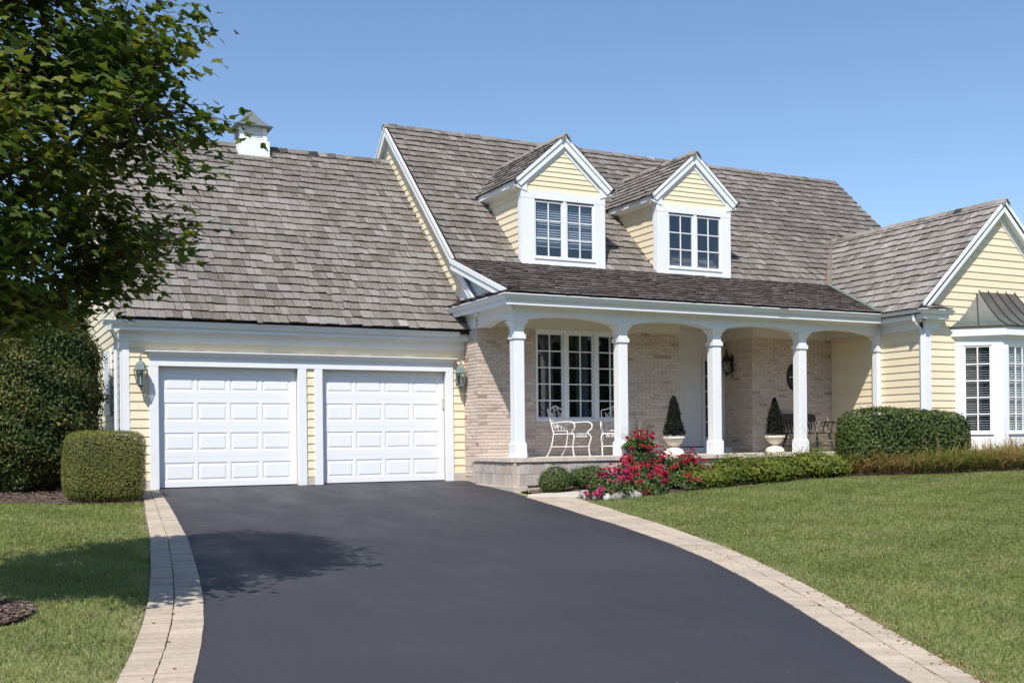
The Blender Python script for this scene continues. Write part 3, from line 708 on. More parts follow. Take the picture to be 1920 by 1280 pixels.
# side window of the garage gable
def window(O, a, n, W, H, cols, rows, fr=.045, mt=.022, room=True, blinds=None, parent=HX, m=None, tint=.3, glassy='glass', sash_depth=.05):
    """O lower-left corner on the outer face, a along, n outward"""
    m = m or M['white']; O = Vector(O); a = Vector(a); n = Vector(n)
    f = MB()
    f.obox(O, a, n, 0, fr, 0, H, -sash_depth, .0); f.obox(O, a, n, W - fr, W, 0, H, -sash_depth, .0)
    f.obox(O, a, n, fr, W - fr, 0, fr * 1.2, -sash_depth, -.001); f.obox(O, a, n, fr, W - fr, H - fr, H, -sash_depth, -.001)
    o = f.build('window', m, parent, bevel=.003)
    iw, ih = W - 2 * fr, H - 2.2 * fr; zb = fr * 1.2
    mu = MB()
    for c in range(1, cols): x = fr + iw * c / cols; mu.obox(O, a, n, x - mt / 2, x + mt / 2, zb, zb + ih, -.036, -.008)
    for r_ in range(1, rows): z = zb + ih * r_ / rows; mu.obox(O, a, n, fr, W - fr, z - mt / 2, z + mt / 2, -.034, -.010)
    mu.build('muntin', m, o)
    for c in range(cols):
        for r_ in range(rows):
            p = MB(); x0_, x1_ = fr + iw * c / cols + (mt / 2 - .004 if c else -.002), fr + iw * (c + 1) / cols - (mt / 2 - .004 if c < cols - 1 else -.002)
            z0_, z1_ = zb + ih * r_ / rows, zb + ih * (r_ + 1) / rows
            Z = Vector((0, 0, 1)); ti = [R.uniform(-.0006, .0006) for _ in range(3)]
            p.add([O + a * x0_ + Z * z0_ - n * (.022 + ti[0]), O + a * x1_ + Z * z0_ - n * (.022 + ti[1]), O + a * x1_ + Z * z1_ - n * (.022 + ti[2]), O + a * x0_ + Z * z1_ - n * (.022 + ti[0] + ti[2] - ti[1])], [(0, 1, 2, 3)])
            p.build('pane', M[glassy], o)
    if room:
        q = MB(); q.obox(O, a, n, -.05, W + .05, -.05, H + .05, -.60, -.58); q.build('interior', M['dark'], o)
    if blinds:
        b0, b1, tilt = blinds; bl = MB(); z = b0; k = 0
        while z < b1:
            Z = Vector((0, 0, 1)); D = .05; th = .003
            c_ = O + Z * z - n * .10
            e1 = n * (D / 2 * math.cos(tilt)) + Z * (-D / 2 * math.sin(tilt))
            V_ = [c_ + a * fr * .4 - e1, c_ + a * (W - fr * .4) - e1, c_ + a * (W - fr * .4) + e1, c_ + a * fr * .4 + e1]
            V_ += [v - Z * th for v in V_]
            bl.add(V_, [(0, 1, 2, 3), (7, 6, 5, 4), (0, 4, 5, 1), (1, 5, 6, 2), (2, 6, 7, 3), (3, 7, 4, 0)], tint)
            z += .051; k += 1
        bl.build('blind', M['blind'], o)
    return o
gwn = MB(); gwn.obox((2.428, 21.35, 1.45), (0, 1, 0), (-1, 0, 0), -.1, 1.0, -.1, 1.12, -.01, .03)
gwn.build('gable_window_casing', M['white'], HX)
window((2.39, 21.35, 1.45), (0, 1, 0), (-1, 0, 0), .9, 1.02, 2, 2, room=False)

# --- main house side gable (strip of siding above the garage roof)
mw = MB(); mw.prism([(9.065, 19.42, 0), (9.065, 29.0, 0), (9.065, 29.0, main_z(19.3)), (9.065, YRM, ZRM - .16), (9.065, 19.42, main_z(19.42) - .16)], (.15, 0, 0))
mw.prism([(XE - .35, 20.2, 0), (XE - .35, 29.0, 0), (XE - .35, 29.0, main_z(19.3)), (XE - .35, YRM, ZRM - .16), (XE - .35, 20.2, main_z(20.2) - .16)], (.15, 0, 0))
mw.box(9.22, 28.8, 0, XE - .36, 29.0, 3.4); mw.box(2.58, 28.5, 0, 9.05, 28.6, 3.2)
mw = mw.build('main_wall', M['deck'], HX)
siding(mw, (9.065, 0, 0), (0, 1, 0), (-1, 0, 0), [(19.42, 3.0), (YRM + 1.6, 3.0), (YRM + 1.6, main_z(YRM - 1.6) - .2), (YRM, ZRM - .2), (19.42, main_z(19.42) - .12)], .17 + 18 * EXPO, 7.95)
rb = MB()
def rake(mb, x, w_, y0, y1, zf, top, bot):
    mb.prism([(x, y0, zf(y0) - bot), (x, y1, zf(y1) - bot), (x, y1, zf(y1) - top), (x, y0, zf(y0) - top)], (w_, 0, 0))
rake(rb, XR - .012, .035, 19.12, YRM, main_z, .02, .245); rake(rb, XR - .035, .03, 19.12, YRM, main_z, -.012, .075)
mir = lambda y: main_z(2 * YRM - y)
rb.prism([(XR - .012, YRM, ZRM - .245), (XR - .012, 28.9, mir(28.9) - .245), (XR - .012, 28.9, mir(28.9) - .02), (XR - .012, YRM, ZRM - .02)], (.035, 0, 0))
rb.prism([(XR - .035, YRM, ZRM - .075), (XR - .035, 28.9, mir(28.9) - .075), (XR - .035, 28.9, mir(28.9) + .0), (XR - .035, YRM, ZRM + .0)], (.03, 0, 0))
rb.build('rake_board', M['white'], HX)
rb = MB()
rb.prism([(XE - .03, YBK - .3, main_z(YBK - .3) - .24), (XE - .03, YRM, ZRM - .24), (XE - .03, YRM, ZRM - .02), (XE - .03, YBK - .3, main_z(YBK - .3) - .02)], (.035, 0, 0))
rb.build('rake_board', M['white'], HX)
rs = MB()
rake(rs, XR + .022, .125, 19.5, YRM, main_z, .16, .18)
rs.prism([(9.03, YRM, ZRM - .33), (9.03, 27, mir(27) - .33), (9.03, 27, mir(27) - .16), (9.03, YRM, ZRM - .16)], (.03, 0, 0))
rs.prism([(XR + .022, YRM, ZRM - .18), (XR + .022, 28, mir(28) - .18), (XR + .022, 28, mir(28) - .16), (XR + .022, YRM, ZRM - .16)], (.125, 0, 0))
rs.build('rake_soffit', M['white'], HX)
# porch left end: rake, triangle wall, fascia
pr_ = MB()
rake(pr_, 8.775, .035, YPE + .13, YBK - .02, porch_z, .0, .20); rake(pr_, 8.752, .03, YPE + .13, YBK - .02, porch_z, -.02, .07)
pr_.build('porch_rake_board', M['white'], HX)
MB().prism([(9.0, 17.56, 3.30), (9.0, 20.1, 3.30), (9.0, 20.1, 4.3), (9.0, 17.56, porch_z(17.56) - .1)], (.04, 0, 0)).build('porch_gable_wall', M['white'], HX)

# --- brick walls
bk = Pool('brick', 'bricks')
ZB0, ZB1 = .10, 3.06
MB().box(9.008, 19.61, -.1, 9.064, 20.02, 3.2).build('brick_return', M['mortar'], HX)
MB().box(15.803, 19.368, -.1, 18.14, 20.55, 3.3).build('brick_pier', M['mortar'], HX)
bw = MB()
bw.box(9.008, 19.368, -.1, 10.30, 19.6, 3.3); bw.box(10.30, 19.368, -.1, 12.46, 19.6, 1.09); bw.box(10.30, 19.368, 3.0, 12.46, 19.6, 3.3); bw.box(12.46, 19.368, -.1, 13.812, 20.4, 3.3)
bw = bw.build('brick_wall', M['mortar'], HX)
def bricks(O, a, n, u0, u1, z0, z1, holes=(), seed=0):
    rr = random.Random(seed); O = Vector(O); a = Vector(a); n = Vector(n); Z = Vector((0, 0, 1)); H, Lb, mo = .057, .203, .0105
    row = 0; z = z0
    while z + H <= z1 + .03:
        u = u0 - (Lb + mo) * (.5 if row % 2 else 0)
        streak = rr.uniform(-.05, .05)
        while u < u1:
            a0, a1 = max(u, u0), min(u + Lb, u1); u += Lb + mo
            if a1 - a0 < .03: continue
            segs = [(a0, a1)]
            for (h0, h1, hz0, hz1) in holes:
                if z + H > hz0 and z < hz1:
                    new = []
                    for s0, s1 in segs:
                        if s1 <= h0 or s0 >= h1: new.append((s0, s1)); continue
                        if s0 < h0 - .02: new.append((s0, h0))
                        if s1 > h1 + .02: new.append((h1, s1))
                    segs = new
            for s0, s1 in segs:
                d = .008 + rr.uniform(-.002, .003); jz = rr.uniform(-.0015, .0015); e = .003
                F_ = [O + a * u_ + Z * z_ + n * d for u_, z_ in ((s0 + e, z + jz + e), (s1 - e, z + jz + e), (s1 - e, z + H + jz - e), (s0 + e, z + H + jz - e))]
                B_ = [O + a * u_ + Z * z_ - n * .002 for u_, z_ in ((s0, z + jz), (s1, z + jz), (s1, z + H + jz), (s0, z + H + jz))]
                t = .64 + streak + rr.gauss(0, .12); q_ = rr.random()
                if q_ < .035: t -= .36
                elif q_ < .10: t -= .18
                bk.add(F_ + B_, [(0, 1, 2, 3), (4, 5, 1, 0), (5, 6, 2, 1), (6, 7, 3, 2), (7, 4, 0, 3)], min(max(t, 0), 1), bw, M['brick'])
        z += H + mo; row += 1
bricks((9.0085, 20.0, 0), (0, -1, 0), (-1, 0, 0), 0, .640, ZB0, 3.05, seed=1)
bricks((0, 19.3685, 0), (1, 0, 0), (0, -1, 0), 9.0, 13.82, .44, 3.06, holes=[(10.30, 12.46, 1.09, 3.2)], seed=2)
bricks((15.8035, 20.55, 0), (0, -1, 0), (-1, 0, 0), 0, 1.19, .44, 3.06, seed=3)
bricks((0, 19.3685, 0), (1, 0, 0), (0, -1, 0), 15.795, 18.12, .44, 3.06, seed=4)
bk.emit(300, HX)

# porch floor, base blocks, caps
pf = MB(); pf.box(9.0, 17.72, .30, 18.14, 20.6, .482); pf.build('porch_floor', M['concrete'], HX)
pb = MB(); pb.box(8.96, 17.66, -.15, 18.14, 19.5, .40); pb = pb.build('porch_base', M['mortar'], HX)
def blocks(O, a, n, u0, u1, z0, z1, seed):
    rr = random.Random(seed); u = u0
    while u < u1 - .02:
        wd = min(rr.choice([.095, .10, .105, .13, .15]), u1 - u); b = MB(); d = .03 + rr.uniform(-.003, .004)
        b.obox(O, a, n, u + .002, u + wd - .002, z0 + .003, z1 - .003, -.01, d, rr.random()); b.build('base_block', M['stone'], pb); u += wd
for z0, z1, sd in ((-.02, .19, 0), (.19, .40, 10)):
    blocks((8.96, 19.46, 0), (0, -1, 0), (-1, 0, 0), 0, 1.70, z0, z1, 1 + sd)
    blocks((8.96, 17.72, 0), Vector((.07, -.06, 0)).normalized(), Vector((-.06, -.07, 0)).normalized(), .03, .115, z0, z1, 2 + sd)
    blocks((9.03, 17.66, 0), (1, 0, 0), (0, -1, 0), 0, 3.2, z0, z1, 3 + sd)
def caps(O, a, n, u0, u1, seed, back=.24):
    rr = random.Random(seed); u = u0
    while u < u1 - .02:
        wd = min(.105 + rr.uniform(-.004, .004), u1 - u); b = MB(); d = .062 + rr.uniform(-.004, .004)
        b.obox(O, a, n, u + .0015, u + wd - .0015, .412, .484 + rr.uniform(-.002, .002), -back, d, rr.random()); b.build('cap_stone', M['cap'], pb); u += wd
caps((8.96, 19.46, 0), (0, -1, 0), (-1, 0, 0), 0, 1.72, 21, .03)
caps((8.95, 17.66, 0), (1, 0, 0), (0, -1, 0), 0, 9.15, 22, .10)
ft = MB(); ft.box(8.86, 17.55, -.30, 9.15, 19.8, -.025); ft.build('footing', M['concrete'], HX, bevel=.01)

# beam with shallow arches
YP0, YP1 = 17.80, 18.04
colx = [9.14, 11.40, 13.65, 15.90, 18.06]
bm = MB()
def arch(p0, p1, fz, thick, top=3.34, zb=3.02, rise=.10, flat=.17, n=14):
    """beam between two column centres, curved underside"""
    p0, p1 = Vector(p0), Vector(p1); d = (p1 - p0); L_ = d.length; d.normalize(); Z = Vector((0, 0, 1))
    us = [0, flat] + [flat + (L_ - 2 * flat) * (k + 1) / n for k in range(n)] + [L_]
    def bz(u):
        if u <= flat or u >= L_ - flat: return zb
        x = (u - L_ / 2) / (L_ / 2 - flat); return zb + rise * max(0, 1 - abs(x) ** 2.2) + .003
    for k in range(len(us) - 1):
        ua, ub_ = us[k], us[k + 1]; A_ = p0 + d * ua; B_ = p0 + d * ub_
        V_ = [A_ + Z * bz(ua), B_ + Z * bz(ub_), B_ + Z * top, A_ + Z * top]; V2 = [v + Vector(thick) for v in V_]
        bm.add(V_ + V2, [(0, 1, 2, 3), (7, 6, 5, 4), (1, 0, 4, 5), (3, 2, 6, 7)])
arch((9.0, YP0, 0), (colx[1], YP0, 0), 0, (0, .24, 0), flat=.22)
for k in (1, 2): arch((colx[k], YP0, 0), (colx[k + 1], YP0, 0), 0, (0, .24, 0))
arch((colx[3], YP0, 0), (18.14, YP0, 0), 0, (0, .24, 0))
arch((9.0, 19.37, 0), (9.0, YP0, 0), 0, (.24, 0, 0), flat=.20, rise=.085)
bm.box(8.988, 19.371, 3.02, 9.062, 20.0, 3.36)
bm.build('porch_beam', M['white'], HX)
# soffit, bed mould, fascia, ceiling
so_ = MB()
so_.box(8.76, 17.56, 3.30, 17.90, 17.80, 3.318); so_.box(8.76, 17.80, 3.30, 9.0, 20.0, 3.318)
so_.prism([(9.0, 17.80, 3.22), (9.0, 17.74, 3.30), (9.0, 17.80, 3.30)], (9.0, 0, 0)); so_.prism([(9.0, 17.80, 3.22), (8.94, 17.80, 3.30), (9.0, 17.80, 3.30)], (0, 2.0, 0))
so_.box(8.74, 17.54, 3.27, 17.88, 17.565, 3.46); so_.box(8.74, 17.565, 3.27, 8.765, 20.0, 3.46)
so_.build('porch_soffit', M['white'], HX)
ce = MB(); ce.box(9.24, 18.04, 3.28, 18.13, 19.37, 3.30); ce.box(13.82, 19.37, 3.28, 15.795, 20.6, 3.30)
ce.box(9.0, 19.34, 3.06, 13.83, 19.366, 3.28); ce.box(15.79, 19.34, 3.06, 18.12, 19.366, 3.28); ce.box(15.77, 19.34, 3.06, 15.80, 20.5, 3.28)
ce.box(17.98, 18.04, 3.08, 18.12, 19.34, 3.28)
ce.build('porch_ceiling', M['beige'], HX)
g2 = gutter((8.762, 17.56, 3.36), (17.90, 17.56, 3.36), (0, -1, 0), 1, -1); g3 = gutter((8.762, 17.56, 3.36), (8.762, 20.08, 3.36), (-1, 0, 0), 1)
g2.build('gutter', M['gutter'], HX); g3.build('gutter', M['gutter'], HX)

# columns
def column(xc, w_=.205, x_cut=None):
    h = w_ / 2; x0, x1 = xc - h, (xc + h if x_cut is None else x_cut); y0 = YP0 + .018; y1 = YP0 + .018 + w_
    s = MB()
    s.box(x0 - .0, y0, .77, x1, y1, 2.685)
    o = s.build('column', M['white'], HX, bevel=.012)
    b = MB(); e = .022
    b.box(x0 - e, y0 - e, .484, x1 + (e if x_cut is None else 0), y1 + e, .74)
    k = [(x0 - e, y0 - e), (x1 + (e if x_cut is None else 0), y0 - e), (x1 + (e if x_cut is None else 0), y1 + e), (x0 - e, y1 + e)]
    k2 = [(x0, y0), (x1, y0), (x1, y1), (x0, y1)]
    b.add([(p[0], p[1], .74) for p in k] + [(p[0], p[1], .78) for p in k2], [(i, (i + 1) % 4, 4 + (i + 1) % 4, 4 + i) for i in range(4)])
    b.build('column_base', M['white'], o, bevel=.006)
    c = MB(); e = .022
    c.box(x0 - e, y0 - e, 2.683, x1 + (e if x_cut is None else 0), y1 + e, 2.765)
    c.box(x0 + .004, y0 + .004, 2.765, x1 - (.004 if x_cut is None else 0), y1 - .004, 2.90)
    prev = None
    prof = [(.004, 2.87), (-.008, 2.915), (-.028, 2.955), (-.055, 2.988), (-.062, 3.0), (-.062, 3.018)]
    for (ee, z) in prof:
        ex = -ee; xa, xb = x0 - ex, x1 + (ex if x_cut is None else 0)
        cur = [(xa, y0 - ex, z), (xb, y0 - ex, z), (xb, y1 + ex, z), (xa, y1 + ex, z)]
        if prev: c.add(prev + cur, [(i, (i + 1) % 4, 4 + (i + 1) % 4, 4 + i) for i in range(4)])
        prev = cur
    c.add(prev, [(0, 1, 2, 3)])
    c.build('column_capital', M['white'], o)
for x in colx[:4]: column(x)
column(18.09, .15, 18.138)

# porch window: three casements in a frame
pwf = MB()
for x0, x1 in ((10.30, 10.335), (10.955, 11.055), (11.675, 11.775), (12.395, 12.42)): pwf.box(x0, 19.355, 1.235, x1, 19.44, 2.985)
pwf.box(10.30, 19.352, 2.985, 12.42, 19.44, 3.055); pwf.box(10.30, 19.345, 1.18, 12.42, 19.44, 1.235)
pwf.box(12.42, 19.36, 1.09, 12.458, 19.44, 3.05)
pwf.build('porch_window_frame', M['white'], HX, bevel=.003)
MB().box(10.27, 19.33, 1.09, 12.45, 19.45, 1.178).build('stone_sill', M['cap'], HX, bevel=.005)
for x0 in (10.337, 11.057, 11.777): wn = window((x0, 19.40, 1.237), (1, 0, 0), (0, -1, 0), .616, 1.746, 2, 5, fr=.032, mt=.024)
cu = MB()
for k in range(12):
    x = 11.38 + .024 * k; cu.add([(x, 19.62 + (.02 if k % 2 else 0), 1.2), (x + .024, 19.62 + (0 if k % 2 else .02), 1.2), (x + .024, 19.62 + (0 if k % 2 else .02), 3.0), (x, 19.62 + (.02 if k % 2 else 0), 3.0)], [(0, 1, 2, 3)], k / 12)
cu.build('curtain', M['curtain'], wn)
# oval window
ov = MB(); N_ = 28
def el(rx, rz, y): return [(16.99 + rx * math.cos(2 * math.pi * k / N_), y, 2.19 + rz * math.sin(2 * math.pi * k / N_)) for k in range(N_)]
a_, b_, c_ = el(.205, .31, 19.34), el(.165, .265, 19.33), el(.165, .265, 19.352)
ov.add(el(.205, .31, 19.366) + a_ + b_ + c_, [(r4 * N_ + k, r4 * N_ + (k + 1) % N_, (r4 + 1) * N_ + (k + 1) % N_, (r4 + 1) * N_ + k) for r4 in range(3) for k in range(N_)])
ov = ov.build('oval_window', M['dark'], HX, True)
MB().add(el(.165, .265, 19.35), [tuple(range(N_ - 1, -1, -1))]).build('pane', M['glass'], ov)
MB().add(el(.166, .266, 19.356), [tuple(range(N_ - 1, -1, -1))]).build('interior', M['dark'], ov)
mo_ = MB(); mo_.box(16.985, 19.336, 1.93, 16.999, 19.348, 2.45); mo_.box(16.83, 19.335, 2.18, 17.15, 19.347, 2.196); mo_.build('muntin', M['white'], ov)

# entry door alcove
ed = MB(); ed.box(13.82, 20.36, .484, 14.02, 20.45, 3.28); ed.box(13.82, 20.36, 2.70, 15.795, 20.45, 3.28); ed.box(15.16, 20.36, .484, 15.22, 20.45, 2.70)
ed.box(15.22, 20.36, .484, 15.50, 20.45, .80); ed.box(15.22, 20.36, 2.62, 15.50, 20.45, 2.70); ed.box(15.50, 20.36, .484, 15.795, 20.45, 2.70)
ed.build('entry_frame', M['entry'], HX)
do = MB(); do.box(14.02, 20.40, .62, 15.16, 20.44, 2.70); do = do.build('entry_door', M['entry'], HX)
for (xa, xb) in ((14.14, 14.53), (14.64, 15.03)):
    for (za, zb) in ((.76, 1.25), (1.37, 2.05), (2.17, 2.55)):
        MB().add([(xa, 20.399, za), (xb, 20.399, za), (xb, 20.399, zb), (xa, 20.399, zb), (xa + .03, 20.388, za + .03), (xb - .03, 20.388, za + .03), (xb - .03, 20.388, zb - .03), (xa + .03, 20.388, zb - .03)],
                 [(0, 1, 5, 4), (1, 2, 6, 5), (2, 3, 7, 6), (3, 0, 4, 7), (4, 5, 6, 7)]).build('panel', M['entry'], do)
MB().box(13.83, 20.1, .484, 15.79, 20.37, .60).build('entry_step', M['white'], HX)
MB().box(13.95, 20.36, .602, 15.2, 20.43, .625).build('threshold', M['pot'], HX)
window((15.22, 20.37, .80), (1, 0, 0), (0, -1, 0), .28, 1.82, 1, 5, fr=.03, m=M['entry'])

# --- dormers
def dormer(x0, blind):
    x1 = x0 + 1.985; xc = (x0 + x1) / 2; Yf = YBK; zb = ZBK - .02; S_ = .872
    zE = 6.22; zR = 7.26; hw = (zR - zE) / S_                       # roof edge height, ridge, half width
    ymain = lambda z: YRM - (ZRM - z) / SL
    d = MB()
    d.prism([(x0 + .02, Yf + .02, 5.875), (x1 - .02, Yf + .02, 5.875), (x1 - .02, Yf + .02, 6.15), (xc, Yf + .02, zR - .22), (x0 + .02, Yf + .02, 6.15)], (0, .10, 0))
    d.box(x0 + .02, Yf + .02, zb, x0 + .27, Yf + .12, 5.875); d.box(x1 - .24, Yf + .02, zb, x1 - .02, Yf + .12, 5.875); d.box(x0 + .27, Yf + .02, zb, x1 - .24, Yf + .12, 4.61)
    for xs in (x0 + .02, x1 - .12): d.prism([(xs, Yf + .12, zb + .05), (xs, Yf + .12, 6.2), (xs, ymain(6.2) + .3, 6.2)], (.10, 0, 0))
    d = d.build('dormer', M['deck'], HX)
    # siding: gable and cheeks
    siding_z = 6.05
    e_ = EXPO
    def small_siding(O, a, n, poly, z0, z1, ex):
        global EXPO
        EXPO = ex; siding(d, O, a, n, poly, z0, z1); EXPO = e_
    small_siding((0, Yf, 0), (1, 0, 0), (0, -1, 0), [(xc - (zR - .16 - siding_z) / S_, siding_z), (xc + (zR - .16 - siding_z) / S_, siding_z), (xc, zR - .16)], siding_z, zR - .18, .108)
    small_siding((x0, 0, 0), (0, 1, 0), (-1, 0, 0), [(Yf + .13, main_z(Yf + .13)), (ymain(6.12), 6.12), (Yf + .13, 6.12)], zb + .1, 6.12, .150)
    small_siding((x1, 0, 0), (0, 1, 0), (1, 0, 0), [(Yf + .13, main_z(Yf + .13)), (ymain(6.12), 6.12), (Yf + .13, 6.12)], zb + .1, 6.12, .150)
    t = MB()
    for (xa, xb) in ((x0 - .025, x0 + .285), (x1 - .252, x1 + .025)): t.box(xa, Yf - .03, zb, xb, Yf + .03, 5.872)
    t.box(x0 - .03, Yf - .034, 5.872, x1 + .03, Yf + .03, 6.045)
    t.box(x0 + .285, Yf - .03, zb, x1 - .252, Yf + .03, 4.612)
    t.box(x0 + .27, Yf - .05, 4.612, x1 - .235, Yf + .0, 4.645)
    for xs, xe in ((x0 - .027, x0 - .0), (x1 + .0, x1 + .027)): t.box(xs, Yf + .03, zb, xe, Yf + .14, 6.1)
    t.build('dormer_trim', M['white'], HX, bevel=.004)
    # roof
    Yo = Yf - .10; yb = ymain(zR) + .2
    r_ = MB()
    for s in (-1, 1):
        xe = xc + s * (hw - .015); r_.prism([(xc, Yo + .03, zR - .02), (xe, Yo + .03, zE - .02), (xe, Yo + .03, zE - .10), (xc, Yo + .03, zR - .10)], (0, yb - Yo, 0))
    r_ = r_.build('dormer_roof', M['deck'], HX)
    ln = math.hypot(hw, zR - zE)
    yE = ymain(zE); yR = ymain(zR)
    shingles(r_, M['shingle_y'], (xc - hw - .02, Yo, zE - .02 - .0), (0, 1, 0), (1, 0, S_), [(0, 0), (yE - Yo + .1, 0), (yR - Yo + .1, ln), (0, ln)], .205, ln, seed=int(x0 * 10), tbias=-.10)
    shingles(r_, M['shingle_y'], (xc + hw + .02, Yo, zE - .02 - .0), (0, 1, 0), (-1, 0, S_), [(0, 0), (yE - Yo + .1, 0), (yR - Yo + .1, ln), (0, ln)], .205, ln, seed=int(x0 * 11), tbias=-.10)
    ridge_caps(r_, M['shingle_y'], (xc, yR + .1, zR - .01), (xc, Yo - .04, zR - .01), (-1, 0, -S_), (1, 0, -S_), seed=int(x0 * 13), step=.2, w=.12)
    # rake boards on the gable front, soffits, eave fascias
    f = MB()
    for s in (-1, 1):
        def P(du, dz, y): return (xc + s * du, y, zR + dz)
        for (top, bot, ya, yb_) in ((.03, .24, Yo + .02, Yo + .05), (.0, .085, Yo - .005, Yo + .02)):
            pts = [P(0, -top, ya), P(hw - .01, -top - (hw - .01) * S_, ya), P(hw - .01 - bot * .62 + top * .6, -bot - (hw - .01 - bot * .62 + top * .6) * S_, ya), P(0, -bot, ya)]
            if s > 0: pts = pts[::-1]
            f.prism(pts, (0, yb_ - ya, 0))
        # soffit under the overhang
        pts = [P(0, -.235, Yo + .05), P(hw - .12, -.235 - (hw - .12) * S_, Yo + .05), P(hw - .12, -.22 - (hw - .12) * S_, Yo + .05), P(0, -.22, Yo + .05)]
        f.prism(pts[::-1] if s > 0 else pts, (0, Yf - Yo - .03, 0))
        # inner frieze on the wall
        pts = [P(0, -.235, Yf - .03), P(hw - .14, -.235 - (hw - .14) * S_, Yf - .03), P(hw - .22, -.34 - (hw - .22) * S_, Yf - .03), P(0, -.34, Yf - .03)]
        if s > 0: f.prism(pts[::-1], (0, .035, 0))
        else: f.prism(pts, (0, .035, 0))
        xe = xc + s * hw
        # eave: sloped fascia box along the cheek
        yb2 = ymain(zE - .2) + .05
        A_ = [(xe + s * .004, Yo + .05, zE - .125), (xe + s * .004, Yo + .05, zE - .012), (xe - s * .30, Yo + .05, zE - .02), (xe - s * .30, Yo + .05, zE - .215)]
        f.prism(A_ if s > 0 else A_[::-1], (0, yb2 - Yo - .05, 0))
    f.build('dormer_fascia', M['white'], HX)
    # windows: two casements with a mullion
    MB().box(xc - .036 + .02, Yf - .025, 4.645, xc + .04 + .02, Yf + .03, 5.872).build('mullion', M['white'], HX)
    Wd = (x1 - .252 - x0 - .285 - .076) / 2
    for xs in (x0 + .286, xc + .061):
        window((xs, Yf - .005, 4.646), (1, 0, 0), (0, -1, 0), Wd, 1.20, 2, 3, fr=.034, mt=.022, blinds=(blind, 1.17, rad(50)) if blind is not None else None, tint=.0)
    strip2 = MB()
dormer(10.43, .27); dormer(13.82, None)
fl2 = MB()
for x0 in (10.43, 13.82):
    xl = x0 + .9925 - 1.205
    for sgn, xx in ((-1, xl), (1, x0 + .9925 + 1.205)):
        yE = YRM - (ZRM - 6.22) / SL; yR = YRM - (ZRM - 7.26) / SL; xc = x0 + .9925
        n_ = Vector((0, -SL, 1)).normalized()
        p, q = Vector((xx, yE, 6.22)), Vector((xc, yR, 7.26)); sd = Vector((sgn, 0, 0))
        V_ = [p + n_ * .05, q + n_ * .05, q + sd * .12 + n_ * .052, p + sd * .12 + n_ * .052]
        V_ = [V_[0] - Vector((0, .09, .085)), V_[1], V_[2], V_[3] - Vector((0, .09, .085))]; V_ += [v - n_ * .01 for v in V_]
        fl2.add(V_, [(0, 1, 2, 3), (7, 6, 5, 4), (0, 4, 5, 1), (1, 5, 6, 2), (2, 6, 7, 3), (3, 7, 4, 0)], .2)
fl2.build('dormer_flashing', M['flash'], HX)

# --- wing
ww = MB()
ww.prism([(XW + .022, YW + .02, -.1), (2 * XRW - XW, YW + .02, -.1), (2 * XRW - XW, YW + .02, 3.55), (XRW, YW + .02, ZRW - .2), (XW + .022, YW + .02, 3.55)], (0, .12, 0))
ww.box(XW + .022, YW + .14, -.1, XW + .16, 19.4, 3.5); ww.box(2 * XRW - XW - .12, YW + .14, -.1, 2 * XRW - XW, 21, 3.5)
ww = ww.build('wing_wall', M['deck'], HX)
siding(ww, (XW, 0, 0), (0, 1, 0), (-1, 0, 0), [(YW + .03, .17), (19.36, .17), (19.36, 3.08), (YW + .03, 3.08)], .17, 3.08)
zr = lambda x: ZRW - .22 - SW * abs(x - XRW)
siding(ww, (0, YW, 0), (1, 0, 0), (0, -1, 0), [(18.31, .17), (22.39, .17), (22.39, zr(22.39)), (XRW, zr(XRW)), (18.31, zr(18.31))], .17, 5.7)
wt = MB()
wt.box(XW - .012, YW - .025, -.1, 18.312, YW + .03, 3.07); wt.box(XW - .026, YW - .024, -.1, XW + .02, YW + .12, 3.07)
wt.box(XW - .026, YW + .12, 3.075, XW + .02, 17.80, 3.30)
wt.box(XW - .012, YW - .026, 3.07, 18.58, YW + .03, 3.30)
wt.build('wing_corner_board', M['white'], HX, bevel=.004)
wr = MB()
for s in (-1, 1):
    def P(du, dz, y): return (XRW + s * du, y, ZRW + dz)
    hw = XRW - XWE - .10
    for (top, bot, ya, yb_) in ((.02, .245, YWE + .0, YWE + .03), (-.02, .075, YWE - .028, YWE + .0)):
        pts = [P(0, -top, ya), P(hw, -top - hw * SW, ya), P(hw - bot * .4, -bot - (hw - bot * .4) * SW, ya), P(0, -bot, ya)]
        wr.prism(pts[::-1] if s > 0 else pts, (0, yb_ - ya, 0))
    pts = [P(0, -.235, YWE + .03), P(hw - .1, -.235 - (hw - .1) * SW, YWE + .03), P(hw - .1, -.215 - (hw - .1) * SW, YWE + .03), P(0, -.215, YWE + .03)]
    wr.prism(pts[::-1] if s > 0 else pts, (0, YW - YWE - .03, 0))
    pts = [P(0, -.235, YW - .03), P(hw - .25, -.235 - (hw - .25) * SW, YW - .03), P(hw - .4, -.41 - (hw - .4) * SW, YW - .03), P(0, -.41, YW - .03)]
    wr.prism(pts[::-1] if s > 0 else pts, (0, .03, 0))
wr.build('wing_rake_board', M['white'], HX)
wc = MB()
wc.box(XWE + .10, YGR + .10, 3.30, XW - .0, 17.62, 3.318); wc.box(XWE + .10, YGR + .10, 3.30, 18.60, YW, 3.318)
wc.box(XWE + .095, YGR + .09, 3.27, XWE + .12, 17.6, 3.46); wc.box(XWE + .12, YGR + .09, 3.27, 18.64, YGR + .115, 3.46); wc.box(18.615, YGR + .115, 3.27, 18.64, YW - .03, 3.46)
wc.prism([(XW - .02, 16.6, 3.22), (XW - .08, 16.6, 3.30), (XW - .02, 16.6, 3.30)], (0, 1.2, 0)); wc.prism([(XW - .02, YW - .02, 3.22), (XW - .02, YW - .08, 3.30), (XW - .02, YW - .02, 3.30)], (.6, 0, 0))
wc.build('wing_soffit', M['white'], HX)
